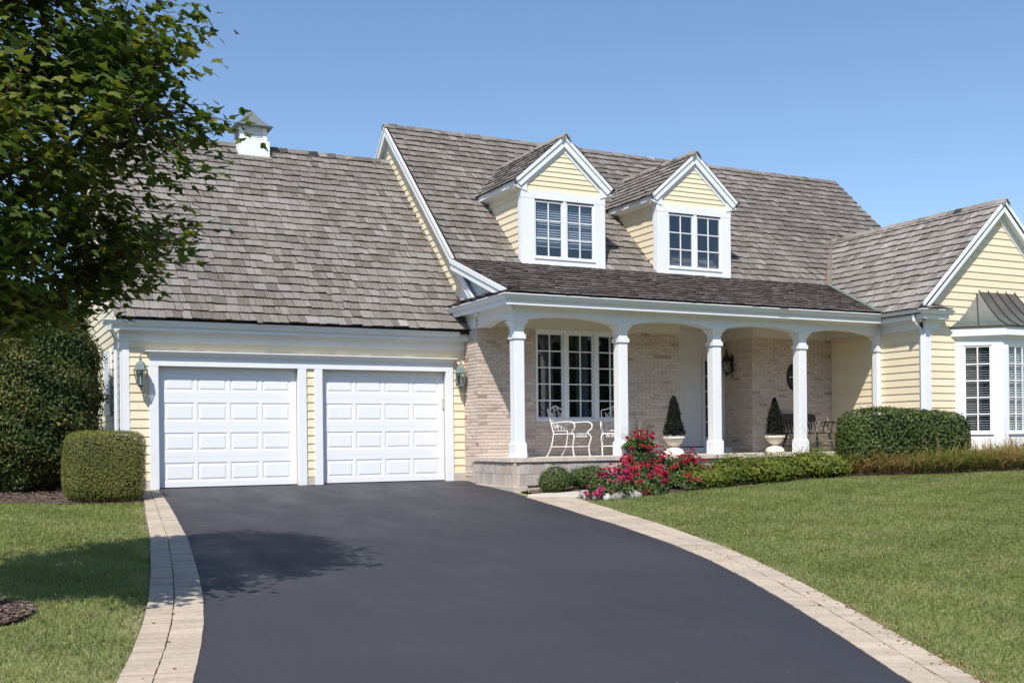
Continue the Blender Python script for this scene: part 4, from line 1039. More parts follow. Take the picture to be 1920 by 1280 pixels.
g4 = gutter((XWE + .10, YGR + .10, 3.36), (XWE + .10, 17.56, 3.36), (-1, 0, 0), 1, -1); g4.build('gutter', M['gutter'], HX)
g5 = gutter((XWE + .10, YGR + .10, 3.36), (18.72, YGR + .10, 3.36), (0, -1, 0), 1); g5.build('gutter', M['gutter'], HX)
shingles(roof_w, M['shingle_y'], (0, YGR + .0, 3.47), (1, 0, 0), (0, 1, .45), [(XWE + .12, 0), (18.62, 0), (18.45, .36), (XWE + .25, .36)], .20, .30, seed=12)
MB().prism([(XWE + .12, YGR + .03, 3.455), (18.62, YGR + .03, 3.455), (18.5, YW - .02, 3.60), (XWE + .3, YW - .02, 3.60)], (0, 0, -.03)).build('pent_roof', M['deck'], HX)
d2 = MB(); d2.tube([(17.86, 16.62, 3.37), (17.86, 16.62, 3.24), (17.98, 16.62, 3.12), (18.08, 16.62, 3.04), (18.085, 16.62, 2.95), (18.085, 16.62, .1)], .037, 8)
d2.build('downspout', M['gutter'], HX)

# --- bay window with copper roof
BA, BB, BC, BD = (18.97, 16.65), (19.70, 15.92), (21.00, 15.92), (21.73, 16.65)
by = MB(); pts = [BA, BB, BC, BD]
facets = [(BA, BB), (BB, BC), (BC, BD)]
wins = []
for (p, q) in facets:
    p3, q3 = Vector((*p, 0)), Vector((*q, 0)); a = (q3 - p3); L_ = a.length; a.normalize(); n = Vector((a.y, -a.x, 0))
    l, r_ = (.26, L_ - .22) if L_ < 1.2 else (.17, L_ - .17)
    by.obox(p3, a, n, 0, l, -.05, 2.94, -.08, 0); by.obox(p3, a, n, r_, L_, -.05, 2.94, -.08, 0)
    by.obox(p3, a, n, l, r_, -.05, .86, -.08, 0); by.obox(p3, a, n, l, r_, 2.735, 2.94, -.08, 0)
    wins.append((p3, a, n, l, r_, L_))
bay = by.build('bay_wall', M['white'], HX)
bt = MB()
for (p3, a, n, l, r_, L_) in wins:
    bt.obox(p3, a, n, l - .03, r_ + .03, .83, .862, .0, .035); bt.obox(p3, a, n, l + .0, r_ - .0, .50, .525, 0, .02)
bt.build('bay_sill', M['white'], HX)
for (p3, a, n, l, r_, L_) in wins:
    if L_ < 1.2: window(p3 + a * l + Vector((0, 0, .862)) - n * .02, a, n, r_ - l, 1.873, 2, 5, fr=.04, mt=.026, blinds=(.06, 1.8, rad(14)), tint=.4)
    else: window(p3 + a * l + Vector((0, 0, .862)) - n * .02, a, n, r_ - l, 1.873, 4, 5, fr=.04, mt=.026, blinds=(.06, 1.8, rad(40)), tint=1.0)
def off(d): return [(18.97 - d * 1.0, 16.65), (19.70 - d * .41, 15.92 - d), (21.0 + d * .41, 15.92 - d), (21.73 + d, 16.65)]
bf = MB()
def ringwall(o0, z0, o1, z1):
    A_, B_ = off(o0), off(o1)
    for k in range(3): bf.add([(*A_[k], z0), (*A_[k + 1], z0), (*B_[k + 1], z1), (*B_[k], z1)], [(0, 1, 2, 3)])
ringwall(.0, 2.86, .03, 2.86); ringwall(.03, 2.86, .05, 2.92); ringwall(.05, 2.92, .12, 2.935); ringwall(.12, 2.935, .12, 3.12)
bf.add([(*p, 3.12) for p in off(.12)], [(0, 1, 2, 3)])
bf.build('bay_cornice', M['white'], HX)
ct = MB(); bot = off(.145); topz = 4.05; tops = [(19.80, 16.66), (19.80, 16.66), (20.90, 16.66), (20.90, 16.66)]
def cpt(k, t):
    s = t ** .72; return Vector((bot[k][0] + (tops[k][0] - bot[k][0]) * s, bot[k][1] + (tops[k][1] - bot[k][1]) * s, 3.135 + (topz - 3.135) * t))
NT = 8
for k in range(3):
    for i_ in range(NT):
        t0, t1 = i_ / NT, (i_ + 1) / NT
        ct.add([cpt(k, t0), cpt(k + 1, t0), cpt(k + 1, t1), cpt(k, t1)], [(0, 1, 2, 3)], .3 + .5 * (1 - t0))
ct.add([(*p, 3.118) for p in off(.15)] + [(*p, 3.136) for p in off(.145)], [(0, 1, 5, 4), (1, 2, 6, 5), (2, 3, 7, 6)], .0)
cop = ct.build('copper_roof', M['copper'], HX, True)
def seam(f0, f1):
    m_ = MB(); m_.tube([f0 + (f1 - f0) * 0 if False else p for p in f1], .014, 5); m_.build('standing_seam', M['seam'], cop)
for fr_ in (0, .25, .5, .75, 1.0): seam(None, [cpt(1, t) * (1 - fr_) + cpt(2, t) * fr_ + Vector((0, -.012, .008)) for t in np.linspace(0, 1, 10)])
seam(None, [cpt(0, t) * .45 + cpt(1, t) * .55 + Vector((-.01, -.01, .008)) for t in np.linspace(0, 1, 10)])
ds3 = MB()
pe_ = off(.15)
for k in range(3): ds3.tube([(*pe_[k], 3.128), (*pe_[k + 1], 3.128)], .017, 5)
ds3.build('drip_edge', M['seam'], HX)
MB().box(19.74, 16.615, 4.03, 20.95, 16.65, 4.075).build('copper_top_flashing', M['seam'], HX)

# --- cupola
cu_ = MB(); cx0, cx1 = 5.42, 6.12; cy0, cy1 = 24.0, 24.7
cu_.box(cx0, cy0, 6.95, cx1, cy1, 7.50); cup = cu_.build('cupola', M['white'], HX, bevel=.006)
lv = MB(); a0, a1, b0, b1 = cx0 + .05, cx1 - .05, cy0 + .05, cy1 - .05
for (xa, xb, ya, yb_) in ((a0, a0 + .09, b0, b0 + .09), (a1 - .09, a1, b0, b0 + .09), (a0, a0 + .09, b1 - .09, b1), (a1 - .09, a1, b1 - .09, b1)): lv.box(xa, ya, 7.50, xb, yb_, 7.82)
lv.box(a0 + .002, b0 + .002, 7.79, a1 - .002, b1 - .002, 7.85); lv.build('cupola_post', M['white'], cup)
MB().box(a0 + .08, b0 + .08, 7.5, a1 - .08, b1 - .08, 7.80).build('cupola_interior', M['dark'], cup)
for k in range(7):
    z = 7.505 + k * .042
    l = MB(); l.prism([(a0 + .09, b0 + .01, z), (a0 + .09, b0 + .018, z), (a0 + .09, b0 + .040, z + .048), (a0 + .09, b0 + .030, z + .048)], (a1 - a0 - .18, 0, 0))
    l.prism([(a0 + .01, b0 + .09, z), (a0 + .055, b0 + .09, z + .045), (a0 + .065, b0 + .09, z + .045), (a0 + .018, b0 + .09, z)], (0, b1 - b0 - .18, 0)); l.build('louver', M['white'], cup)
cr_ = MB(); prev = None; ccx, ccy = (cx0 + cx1) / 2, (cy0 + cy1) / 2
for (h, z) in ((.41, 7.80), (.42, 7.822), (.30, 7.90), (.205, 8.0), (.125, 8.11), (.06, 8.21), (.02, 8.25), (.012, 8.27)):
    cur = [(ccx - h, ccy - h, z), (ccx + h, ccy - h, z), (ccx + h, ccy + h, z), (ccx - h, ccy + h, z)]
    if prev: cr_.add(prev + cur, [(i_, (i_ + 1) % 4, 4 + (i_ + 1) % 4, 4 + i_) for i_ in range(4)])
    else: cr_.add(cur, [(3, 2, 1, 0)])
    prev = cur
cr_.build('cupola_roof', M['slate'], cup)
fc = MB(); fc.prism([(cx0 - .04, cy0 - .03, 7.08), (cx1 + .04, cy0 - .03, 7.08), (cx1 + .04, cy0 + .0, 7.13), (cx0 - .04, cy0 + .0, 7.13)], (0, -.02, .02)); fc.build('cupola_flashing', M['flash'], cup)

# emit shingles
def hide(it):
    v = it[1]; c = px_of([v[0]])[0]
    return .1 if (c[0] < 380 and c[1] < 560) else (.2 if (930 < c[0] < 1390 and 250 < c[1] < 500) or (c[0] > 1560 and it[4] == roof_m) else 1)
sh.emit(300, HX, hide)
#@@OBJECTS@@
# ------------------------------------------------------------------ foliage tools
def rand_dirs(n):
    v = NR.normal(size=(n, 3)); return v / np.linalg.norm(v, axis=1, keepdims=True)
def frames(Nv, spin=None):
    """orthonormal in-plane axes for normals Nv"""
    n = len(Nv); ref = np.where(np.abs(Nv[:, 2:3]) < .9, np.array([[0, 0, 1.0]]), np.array([[1.0, 0, 0]]))
    A = np.cross(Nv, ref); A /= np.linalg.norm(A, axis=1, keepdims=True) + 1e-9; B = np.cross(Nv, A)
    s = NR.uniform(0, 6.283, n) if spin is None else spin
    c, s_ = np.cos(s)[:, None], np.sin(s)[:, None]
    return A * c + B * s_, -A * s_ + B * c
DIAMOND = (np.array([(0, -.5, 0), (.30, 0, .07), (0, .55, -.04), (-.30, 0, .07)]), np.array([(0, 1, 2), (0, 2, 3)]))
NARROW = (np.array([(0, -.5, 0), (.13, -.05, .03), (0, .6, -.05), (-.13, -.05, .03)]), np.array([(0, 1, 2), (0, 2, 3)]))
FAN = (np.array([(0, -.45, 0), (.34, .0, .06), (.20, .42, 0), (0, .28, .03), (-.16, .5, .0), (-.36, .08, .06)]), np.array([(0, 1, 2), (0, 2, 3), (0, 3, 4), (0, 4, 5)]))
def cloud_arrays(P, Nv, size, tint, tmpl, spin=None, updir=None):
    A, B = frames(Nv, spin)
    tv, tf = tmpl; n = len(P); k = len(tv)
    V = (P[:, None, :] + size[:, None, None] * (A[:, None, :] * tv[None, :, 0:1] + B[:, None, :] * tv[None, :, 1:2] + Nv[:, None, :] * tv[None, :, 2:3])).reshape(-1, 3)
    T = (tf[None] + (np.arange(n) * k)[:, None, None]).reshape(-1, 3)
    return V, T, np.repeat(tint, len(tf))
def cloud(name, P, Nv, size, tint, tmpl, m, parent, kind=None):
    V, T, t = cloud_arrays(P, Nv, size, tint, tmpl)
    b = np.array(BASE.get(parent, Vector()))
    return link_mesh(name, np_mesh(name, V - b, T, t, m), parent, kind)

def rbox_point(n, c, h, rnd, rot=0.0, rough=.04, power=6):
    """points and normals on a clipped-hedge surface (superellipsoid)"""
    d = rand_dirs(n); h = np.array(h)
    e = d; r = (np.abs(e) ** power).sum(1) ** (-1 / power)
    P = d * h * r[:, None]; Nv = np.sign(P) * np.abs(P / h) ** (power - 1) / h; Nv /= np.linalg.norm(Nv, axis=1, keepdims=True)
    return P, Nv
def lump(P, f, amp, ph=0.0):
    return amp * (np.sin(P[:, 0] * f + ph + 1.7 * np.sin(P[:, 1] * f * .7 + ph)) * np.sin(P[:, 1] * f * 1.1 + 1.3 * ph) + .8 * np.sin(P[:, 2] * f * 1.3 + ph * 2 + P[:, 0] * f * .6))
def hedge(name, label, cat, c, h, m, n, size, power=6, rot=0.0, lumps=(3.0, .03), depth=.10, group=None, tmpl=DIAMOND, jitter=.6, tip=.0, flat_bottom=True, tbias=0.0, upbias=.0):
    """clipped shrub: solid dark core added to block light, several layers of leaves, stems to the soil"""
    root = thing(name, label, cat, (c[0], c[1], float(terr(c[0], c[1]))), group)
    z0 = float(terr(c[0], c[1])); C3 = np.array([c[0], c[1], z0 + h[2] + c[2]])
    P, Nv = rbox_point(n, c, h, 0, power=power)
    keep = P[:, 2] > -h[2] * .97; P, Nv = P[keep], Nv[keep]; k = len(P)
    lm = lump(P + C3, lumps[0], lumps[1], 1.3)
    ins = np.abs(NR.exponential(depth * .45, k)); ins = np.minimum(ins, depth * 2.2)
    Q = P + Nv * (lm - ins + NR.uniform(0, tip, k) * (NR.rand(k) < .25))[:, None]
    if rot:
        cr, sr = math.cos(rot), math.sin(rot); Rm = np.array([[cr, -sr, 0], [sr, cr, 0], [0, 0, 1]]); Q = Q @ Rm.T; Nv = Nv @ Rm.T
    Nn = Nv + rand_dirs(k) * jitter; Nn[:, 2] += upbias; Nn /= np.linalg.norm(Nn, axis=1, keepdims=True)
    t = np.clip(.5 + NR.normal(0, .17, k) + tbias + lump(P + C3, 5.5, .10, .4), 0, 1)
    cloud('foliage', Q + C3, Nn, size * NR.uniform(.7, 1.3, k), t, tmpl, M[m], root)
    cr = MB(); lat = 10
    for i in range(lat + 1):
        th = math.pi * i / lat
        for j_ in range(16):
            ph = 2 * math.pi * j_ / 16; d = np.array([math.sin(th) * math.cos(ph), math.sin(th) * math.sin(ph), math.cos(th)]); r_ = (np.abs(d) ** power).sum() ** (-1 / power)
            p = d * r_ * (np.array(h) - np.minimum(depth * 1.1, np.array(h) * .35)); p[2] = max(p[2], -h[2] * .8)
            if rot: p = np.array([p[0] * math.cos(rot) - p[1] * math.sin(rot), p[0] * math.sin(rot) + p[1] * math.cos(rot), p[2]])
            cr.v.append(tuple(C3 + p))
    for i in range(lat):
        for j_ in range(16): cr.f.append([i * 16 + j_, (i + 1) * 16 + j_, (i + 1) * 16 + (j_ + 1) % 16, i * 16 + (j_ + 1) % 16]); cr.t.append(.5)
    cr.build('dark_core', M['inner'], root, True)
    st = MB()
    for q in range(5):
        a_ = q * 1.26 + .3; rr = .35
        st.tube([(c[0] + h[0] * rr * math.cos(a_) * .4, c[1] + h[1] * rr * math.sin(a_) * .4, z0 - .03), (c[0] + h[0] * rr * math.cos(a_), c[1] + h[1] * rr * math.sin(a_), z0 + h[2] * .7)], .014, 5)
    st.build('stems', M['bark'], root)
    return root

# --- clipped hedges and shrubs
hedge('box_hedge', 'clipped square yew hedge at the left corner of the garage', 'hedge', (2.0, 18.62, .0), (.60, .62, .55), 'yew', 42000, .032, power=6, lumps=(4, .018), depth=.06, tmpl=NARROW, upbias=.3, tip=.03)
hedge('rounded_hedge', 'long rounded dark green broadleaf hedge in front of the wing', 'hedge', (16.82, 15.95, .0), (1.48, .52, .60), 'euon', 18000, .060, power=4.6, rot=rad(-3), lumps=(3.2, .03), depth=.09, upbias=.25, tip=.04)
hedge('boxwood', 'small round boxwood against the porch base, left of its pair', 'shrub', (9.52, 17.17, .02), (.31, .27, .21), 'box', 5200, .036, power=2.3, lumps=(8, .035), depth=.07, tip=.06, upbias=.25, tbias=.05)
hedge('boxwood', 'small spreading boxwood between the round boxwood and the red roses', 'shrub', (10.28, 17.2, .02), (.38, .28, .21), 'box', 5600, .036, power=2.3, lumps=(8, .04), depth=.07, tip=.07, upbias=.25, tbias=.1)
jl = ['bright green low juniper growing next to the red roses', 'bright green spreading juniper, second from the roses', 'yellow green spreading juniper below the fourth porch column', 'low juniper at the right end, next to the daylilies']
for k, (x, y, rx, h_) in enumerate(((12.10, 16.28, .62, .19), (12.95, 16.24, .66, .21), (13.85, 16.22, .68, .22), (14.75, 16.10, .60, .20))):
    hedge('juniper', jl[k], 'shrub', (x, y, .0), (rx, .45, h_), 'jun', 9500, .075, power=2.6, lumps=(6, .06), depth=.10, tmpl=NARROW, upbias=.5, tip=.14, jitter=.8, tbias=.08, group='low junipers in front of the porch')
hedge('evergreen_shrub', 'tall dark arborvitae filling the left edge beside the garage', 'shrub', (.92, 20.55, .0), (1.22, 1.05, 1.74), 'arbor', 90000, .050, power=2.5, lumps=(7.0, .05), depth=.20, tmpl=FAN, tip=.14, jitter=.75, upbias=.2)
hedge('evergreen_shrub', 'broad dark arborvitae behind the tall one, by the maple leaves', 'shrub', (-1.0, 22.2, .0), (1.5, 1.2, 1.75), 'arbor', 16000, .10, power=2.5, lumps=(3.2, .12), depth=.24, tmpl=FAN, tip=.15, jitter=.75, upbias=.2)

# --- urns with clipped conifers
def urn(x, y, label, tl):
    z = .484; u = thing('urn', label, 'urn', (x, y, z), 'cream pedestal urns on the porch')
    b = MB(); b.lathe([(.205, 0), (.21, .02), (.20, .06), (.17, .105), (.115, .13), (.07, .145), (.055, .165), (.058, .18)], (x, y, z), 24, flute=.035); b.build('pedestal', M['urn'], u)
    b = MB(); b.lathe([(.055, .18), (.10, .195), (.15, .235), (.178, .285), (.185, .32)], (x, y, z), 24, flute=.03); b.build('bowl', M['urn'], u)
    b = MB(); b.lathe([(.185, .318), (.215, .325), (.222, .345), (.215, .365), (.19, .368), (.18, .345)], (x, y, z), 24); b.build('rim', M['urn'], u, True)
    b = MB(); b.lathe([(.18, .345), (.10, .356), (.01, .36)], (x, y, z), 16); b.build('soil', M['mulch'], u)
    t = thing('topiary', tl, 'potted plant', (x, y, z + .345), 'dark cone topiaries in the urns')
    n = 5200; k = NR.rand(n) ** .85; r_ = .172 * (1 - k) ** .75 * (1 + .10 * np.sin(k * 9 + x)) + .018; a = NR.uniform(0, 6.283, n); rr = r_ * np.sqrt(NR.uniform(.35, 1.25, n)) * np.where(NR.rand(n) < .08, 1.25, 1)
    P = np.stack([x + rr * np.cos(a), y + rr * np.sin(a), z + .40 + k * .78], 1); Nn = np.stack([np.cos(a), np.sin(a), .5 + 0 * a], 1) + rand_dirs(n) * .8; Nn /= np.linalg.norm(Nn, axis=1, keepdims=True)
    cloud('foliage', P, Nn, NR.uniform(.03, .06, n), np.clip(NR.normal(.45, .2, n), 0, 1), DIAMOND, M['topiary'], t)
    s = MB(); s.tube([(x, y, z + .34), (x, y, z + 1.15)], [.02, .006], 6)
    s.lathe([(.10, .45), (.15, .55), (.12, .75), (.05, 1.0), (.005, 1.12)], (x, y, z), 8); s.build('stem', M['inner'], t)  # lathe part is a solid dark core inside the cone
urn(12.80, 18.15, 'cream pedestal urn standing left of the entry door', 'dark cone-shaped conifer in the urn left of the entry door')
urn(15.78, 18.6, 'cream pedestal urn between the third and fourth columns', 'dark cone-shaped conifer in the urn before the brick corner')

# --- lanterns
def lantern(x, y, z, out, side, label, m, group=None):
    """hexagonal coach lantern; out is the wall normal, side the sideways axis; z is the lantern's middle"""
    t = thing('wall_lantern', label, 'lantern', (x, y, z), group); O = Vector((x, y, z)); o = Vector(out); s = Vector(side); Z = Vector((0, 0, 1)); c = O + o * .17
    b = MB(); b.obox(O - Z * .16, s, o, -.045, .045, .0, .34, -.0, .022); b.build('back_plate', m, t, bevel=.006)
    a = MB(); q = [O + o * .02 - Z * .10, O + o * .07 - Z * .20 + s * .03, O + o * .13 - Z * .24 + s * .02, c - Z * .235]; a.tube(q, .011, 6)
    a.tube([O + o * .02 + Z * .12 + s * .0, O + o * .06 + Z * .22 + s * .05, O + o * .1 + Z * .20 + s * .06, O + o * .09 + Z * .13 + s * .05], .009, 6)
    a.tube([O + o * .02 - Z * .12 + s * .0, O + o * .04 - Z * .30 + s * .04, O + o * .07 - Z * .33 + s * .07, O + o * .07 - Z * .26 + s * .07], .009, 6); a.build('bracket', m, t)
    r_ = MB(); r_.lathe([(.125, .055), (.128, .07), (.105, .085), (.085, .15), (.055, .20), (.02, .225), (.018, .25), (.03, .258), (.012, .28), (.012, .31), (.004, .345)], c, 6); r_.build('lantern_roof', m, t)
    f = MB()
    for k in range(6):
        an = 2 * math.pi * k / 6; d = Vector((math.cos(an), math.sin(an), 0)); f.tube([c + d * .115 + Z * .06, c + d * .062 - Z * .19], .008, 4)
    f.lathe([(.066, -.20), (.07, -.185), (.06, -.18)], c, 6); f.lathe([(.055, -.20), (.035, -.235), (.012, -.25), (.016, -.275), (.004, -.30)], c, 6); f.build('cage', m, t)
    g = MB(); g.lathe([(.108, .055), (.058, -.18)], c, 6); g.build('lantern_glass', M['glass_clear'], t)
    e = MB(); e.lathe([(.012, -.18), (.012, -.10), (.02, -.08), (.022, -.05), (.004, -.0)], c, 8); e.build('bulb', M['urn'], t)
lantern(2.742, 19.978, 2.04, (0, -1, 0), (1, 0, 0), 'green patina wall lantern at the left end of the garage front', M['patina'], 'coach lanterns on the walls')
lantern(8.845, 19.978, 2.10, (0, -1, 0), (1, 0, 0), 'green patina wall lantern between the right garage door and the brick', M['patina'], 'coach lanterns on the walls')
lantern(15.79, 20.05, 2.50, (-1, 0, 0), (0, -1, 0), 'dark wall lantern on the shaded brick beside the entry', M['blackmetal'], 'coach lanterns on the walls')

def smooth(pts, n=5):
    """Catmull-Rom through the points"""
    P = [Vector(p) for p in pts]; Q = [P[0] * 2 - P[1]] + P + [P[-1] * 2 - P[-2]]; out = []
    for i in range(1, len(Q) - 2):
        for k in range(n):
            t = k / n; a, b, c, d = Q[i - 1], Q[i], Q[i + 1], Q[i + 2]
            out.append((b * 2 + (c - a) * t + (a * 2 - b * 5 + c * 4 - d) * t * t + (b * 3 - a - c * 3 + d) * t ** 3) * .5)
    return out + [P[-1]]
# --- white iron armchairs
def spiral(c, ax, up, r0_, turns, n=16, sgn=1, start=0.0):
    c, ax, up = Vector(c), Vector(ax), Vector(up); out = []
    for k in range(n + 1):
        t = k / n; a = start + sgn * 2 * math.pi * turns * t; r_ = r0_ * (1 - .75 * t); out.append(c + ax * (r_ * math.cos(a)) + up * (r_ * math.sin(a)))
    return out
def iron_chair(label, loc, rz):
    t = thing('iron_armchair', label, 'chair', (0, 0, 0), 'white wrought iron porch chairs'); m = M['ironwhite']; r = .0105
    # seat facing -y; width along x, seat height .44
    w_, d_ = .27, .25
    for sx in (-1, 1):
        p = smooth([(sx * w_ * .95, -d_, .44), (sx * w_ * 1.06, -d_ - .035, .36), (sx * w_ * 1.0, -d_ + .01, .2), (sx * w_ * .98, -d_ - .01, .03), (sx * w_ * .98, -d_ - .035, .012)], 3)
        MB().tube(p, [r * 1.15] * (len(p) - 2) + [r * 1.5] * 2, 6).build('leg', m, t)
        p = smooth([(sx * w_ * .86, d_, .44), (sx * w_ * .9, d_ + .05, .2), (sx * w_ * .9, d_ + .14, .03), (sx * w_ * .9, d_ + .165, .012)], 3)
        MB().tube(p, [r * 1.15] * (len(p) - 2) + [r * 1.5] * 2, 6).build('leg', m, t)
        p = smooth([(sx * w_ * .86, d_ + .055, .64), (sx * w_ * 1.0, d_ - .1, .665), (sx * w_ * 1.06, -d_ + .12, .675), (sx * w_ * 1.08, -d_ + .0, .665), (sx * w_ * 1.08, -d_ - .055, .61), (sx * w_ * 1.06, -d_ - .04, .54), (sx * w_ * .98, -d_ + .03, .48), (sx * w_ * .95, -d_ + .02, .44)], 4)
        MB().tube(p, r * 1.25, 6).build('arm', m, t)
    s = MB()
    s.tube([(-w_ * .95, -d_, .44), (w_ * .95, -d_, .44), (w_ * .86, d_, .44), (-w_ * .86, d_, .44), (-w_ * .95, -d_, .44)], r * 1.15, 6)
    for k in range(1, 6):
        x = -w_ * .9 + 1.8 * w_ * k / 6; s.tube([(x, -d_, .438), (x * .92, d_, .438)], .0035, 4)
    for k in range(1, 5): y = -d_ + 2 * d_ * k / 5; s.tube([(-w_ * .92, y, .438), (w_ * .92, y, .438)], .0035, 4)
    s.build('seat', m, t)
    st = MB(); zz = .19
    st.tube([(-w_ * .99, -d_ + .008, zz), (w_ * .99, -d_ + .008, zz)], r * .85, 6); st.tube([(-w_ * .9, d_ + .055, zz), (w_ * .9, d_ + .055, zz)], r * .85, 6)
    for sx in (-1, 1): st.tube([(sx * w_ * .99, -d_ + .008, zz), (sx * w_ * .9, d_ + .055, zz)], r * .85, 6)
    st.build('stretcher', m, t)
    ap = MB()
    for c_ in (-.15, -.05, .05, .15):
        for sg in (-1, 1): ap.tube(spiral((c_ + sg * .024, -d_, .395), (1, 0, 0), (0, 0, 1), .030, 1.15, 12, sg, math.pi / 2), .0055, 5)
    ap.build('apron_scroll', m, t)
    bk_ = MB(); yb = lambda z: d_ + (z - .44) * .24
    pts = [(-w_ * .86, .44), (-w_ * .92, .70), (-w_ * .98, .90), (-w_ * .80, .935), (-w_ * .45, .955), (-w_ * .15, .995), (0, 1.0), (w_ * .15, .995), (w_ * .45, .955), (w_ * .80, .935), (w_ * .98, .90), (w_ * .92, .70), (w_ * .86, .44)]
    bk_.tube(smooth([(x, yb(z), z) for x, z in pts], 3), r * 1.1, 6); bk_.tube([(-w_ * .88, yb(.50), .50), (w_ * .88, yb(.50), .50)], r * .8, 6)
    bk_.build('back_frame', m, t)
    sc = MB(); up = Vector((0, .24, 1)).normalized()
    for sg in (-1, 1):
        for (x, z, r_, tn) in ((.10, .83, .065, 1.3), (.17, .72, .05, 1.3), (.055, .93, .04, 1.1), (.15, .575, .05, 1.3), (.055, .60, .045, 1.2)):
            sc.tube(spiral((sg * x, yb(z), z), (1, 0, 0), up, r_, tn, 16, sg, math.pi / 2), .0058, 5)
        sc.tube([(sg * .05, yb(.5), .5), (sg * .06, yb(.65), .65), (sg * .12, yb(.78), .78), (sg * .20, yb(.88), .88)], .006, 5); sc.tube([(sg * .15, yb(.5), .5), (sg * .19, yb(.7), .7), (sg * .16, yb(.86), .86)], .006, 5)
    sc.build('back_scroll', m, t)
    t.location = loc; t.rotation_euler = (0, 0, rz); return t
iron_chair('white iron scroll armchair turned sideways left of the second column', (10.66, 18.60, .484), rad(24))
iron_chair('white iron scroll armchair half hidden behind the second column', (11.72, 18.66, .484), rad(-30))

# --- black settee
t = thing('settee', 'black spindle-back wooden settee behind the fourth column', 'bench', (16.95, 18.92, .484)); m = M['blackpaint']
X0, X1, YB, YF = 16.42, 17.50, 19.08, 18.62
s = MB(); s.box(X0 + .03, YF, .484 + .40, X1 - .03, YB + .06, .484 + .435); s.build('seat', m, t, bevel=.012)
for (x, y, dx, dy) in ((X0 + .10, YF + .06, -.09, -.07), (X1 - .10, YF + .06, .09, -.07), (X0 + .10, YB - .02, -.09, .09), (X1 - .10, YB - .02, .09, .09)):
    MB().tube([(x, y, .89), (x + dx * .3, y + dy * .3, .77), (x + dx * .6, y + dy * .6, .66), (x + dx, y + dy, .486)], [.020, .030, .022, .016], 7).build('leg', m, t)
st = MB(); st.tube([(X0 + .05, YF + .02, .62), (X0 + .05, YB + .03, .62)], .012, 6); st.tube([(X1 - .05, YF + .02, .62), (X1 - .05, YB + .03, .62)], .012, 6); st.tube([(X0 + .05, YF + .23, .62), (X1 - .05, YF + .23, .62)], .012, 6); st.build('stretcher', m, t)
for k in range(11):
    x = X0 + .09 + (X1 - X0 - .18) * k / 10; MB().tube([(x, YB + .02, .915), (x, YB + .07, 1.06), (x, YB + .115, 1.22)], [.014, .020, .012], 6).build('spindle', m, t)
c = MB(); c.prism([(X0 + .02, YB + .10, 1.17), (X1 - .02, YB + .10, 1.17), (X1 - .01, YB + .115, 1.30), (X1 - .10, YB + .12, 1.345), (X0 + .10, YB + .12, 1.345), (X0 + .01, YB + .115, 1.30)], (0, .028, .0)); c.build('crest_rail', m, t, bevel=.008)
for sx, x in ((-1, X0 + .03), (1, X1 - .03)):
    MB().tube([(x, YB + .07, 1.13), (x + sx * .03, YB - .1, 1.14), (x + sx * .06, YF + .08, 1.15), (x + sx * .07, YF + .0, 1.14)], [.015, .018, .022, .02], 6).build('arm', m, t)
    for q in range(3): MB().tube([(x, YF + .07 + .13 * q, .915), (x + sx * .05, YF + .06 + .13 * q, 1.135)], .010, 6).build('arm_spindle', m, t)

# --- planter with spiky grass and geraniums
def blade_leaf(mb, p, d, up, L_, w_, droop, n=5, tint=.5, twist=0.0):
    p = Vector(p); d = Vector(d).normalized(); sd = d.cross(Vector((0, 0, 1))).normalized(); V = []
    for k in range(n + 1):
        u = k / n; q = p + d * (L_ * u * (.35 + droop * .4 * u)) + Vector((0, 0, 1)) * (up * L_ * (u - droop * u * u * .75))
        ww_ = w_ * (1 - u ** 1.8) * (.7 + .3 * min(1, u * 5)); V += [q - sd * ww_, q + sd * ww_ + Vector((0, 0, .2 * ww_))]
    mb.add(V, [(2 * k, 2 * k + 1, 2 * k + 3, 2 * k + 2) for k in range(n)], tint)
def flower_mesh(name, r_, m, npet=9, seed=0):
    rr = random.Random(seed); mb = MB()
    for layer, (q, h, c_) in enumerate(((1.0, .10, npet), (.68, .32, npet - 2), (.38, .5, 5))):
        for k in range(c_):
            a = 2 * math.pi * (k + .5 * layer) / c_ + rr.uniform(-.15, .15); e = .55 * 6.28 / c_ * 1.25
            R1 = r_ * q * rr.uniform(.85, 1.1); z = r_ * h
            mb.add([(0, 0, 0), (R1 * .6 * math.cos(a - e), R1 * .6 * math.sin(a - e), z * .7 + r_ * .08), (R1 * math.cos(a), R1 * math.sin(a), z), (R1 * .6 * math.cos(a + e), R1 * .6 * math.sin(a + e), z * .7 + r_ * .08)], [(0, 1, 2), (0, 2, 3)], rr.random())
    me = bpy.data.meshes.new(name); me.from_pydata(mb.v, [], mb.f); me.update(); a_ = me.attributes.new('tint', 'FLOAT', 'FACE'); a_.data.foreach_set('value', mb.t); me.materials.append(m); return me
FR = [flower_mesh('flower_red', 1.0, M['petal_red'], 9, k) for k in range(4)]
FP = [flower_mesh('flower_pink', 1.0, M['petal_pink'], 9, k + 9) for k in range(4)]
def flower(parent, p, r_, bank, nrm):
    o = link_mesh('flower', R.choice(bank), parent); b = BASE[parent]
    o.location = Vector(p) - b; q = Vector(nrm).normalized().to_track_quat('Z', 'Y'); o.rotation_mode = 'QUATERNION'; o.rotation_quaternion = q; o.scale = (r_, r_, r_ * .8)
    return o
pxp, pyp = 11.62, 17.62
t = thing('planter', 'black bowl planter with spiky grass and red geraniums on the porch edge', 'planter', (pxp, pyp, .484))
MB().lathe([(.13, 0), (.19, .02), (.25, .13), (.265, .17), (.25, .175), (.23, .15), (.01, .15)], (pxp, pyp, .484), 18).build('bowl', M['pot'], t)
lb = MB()
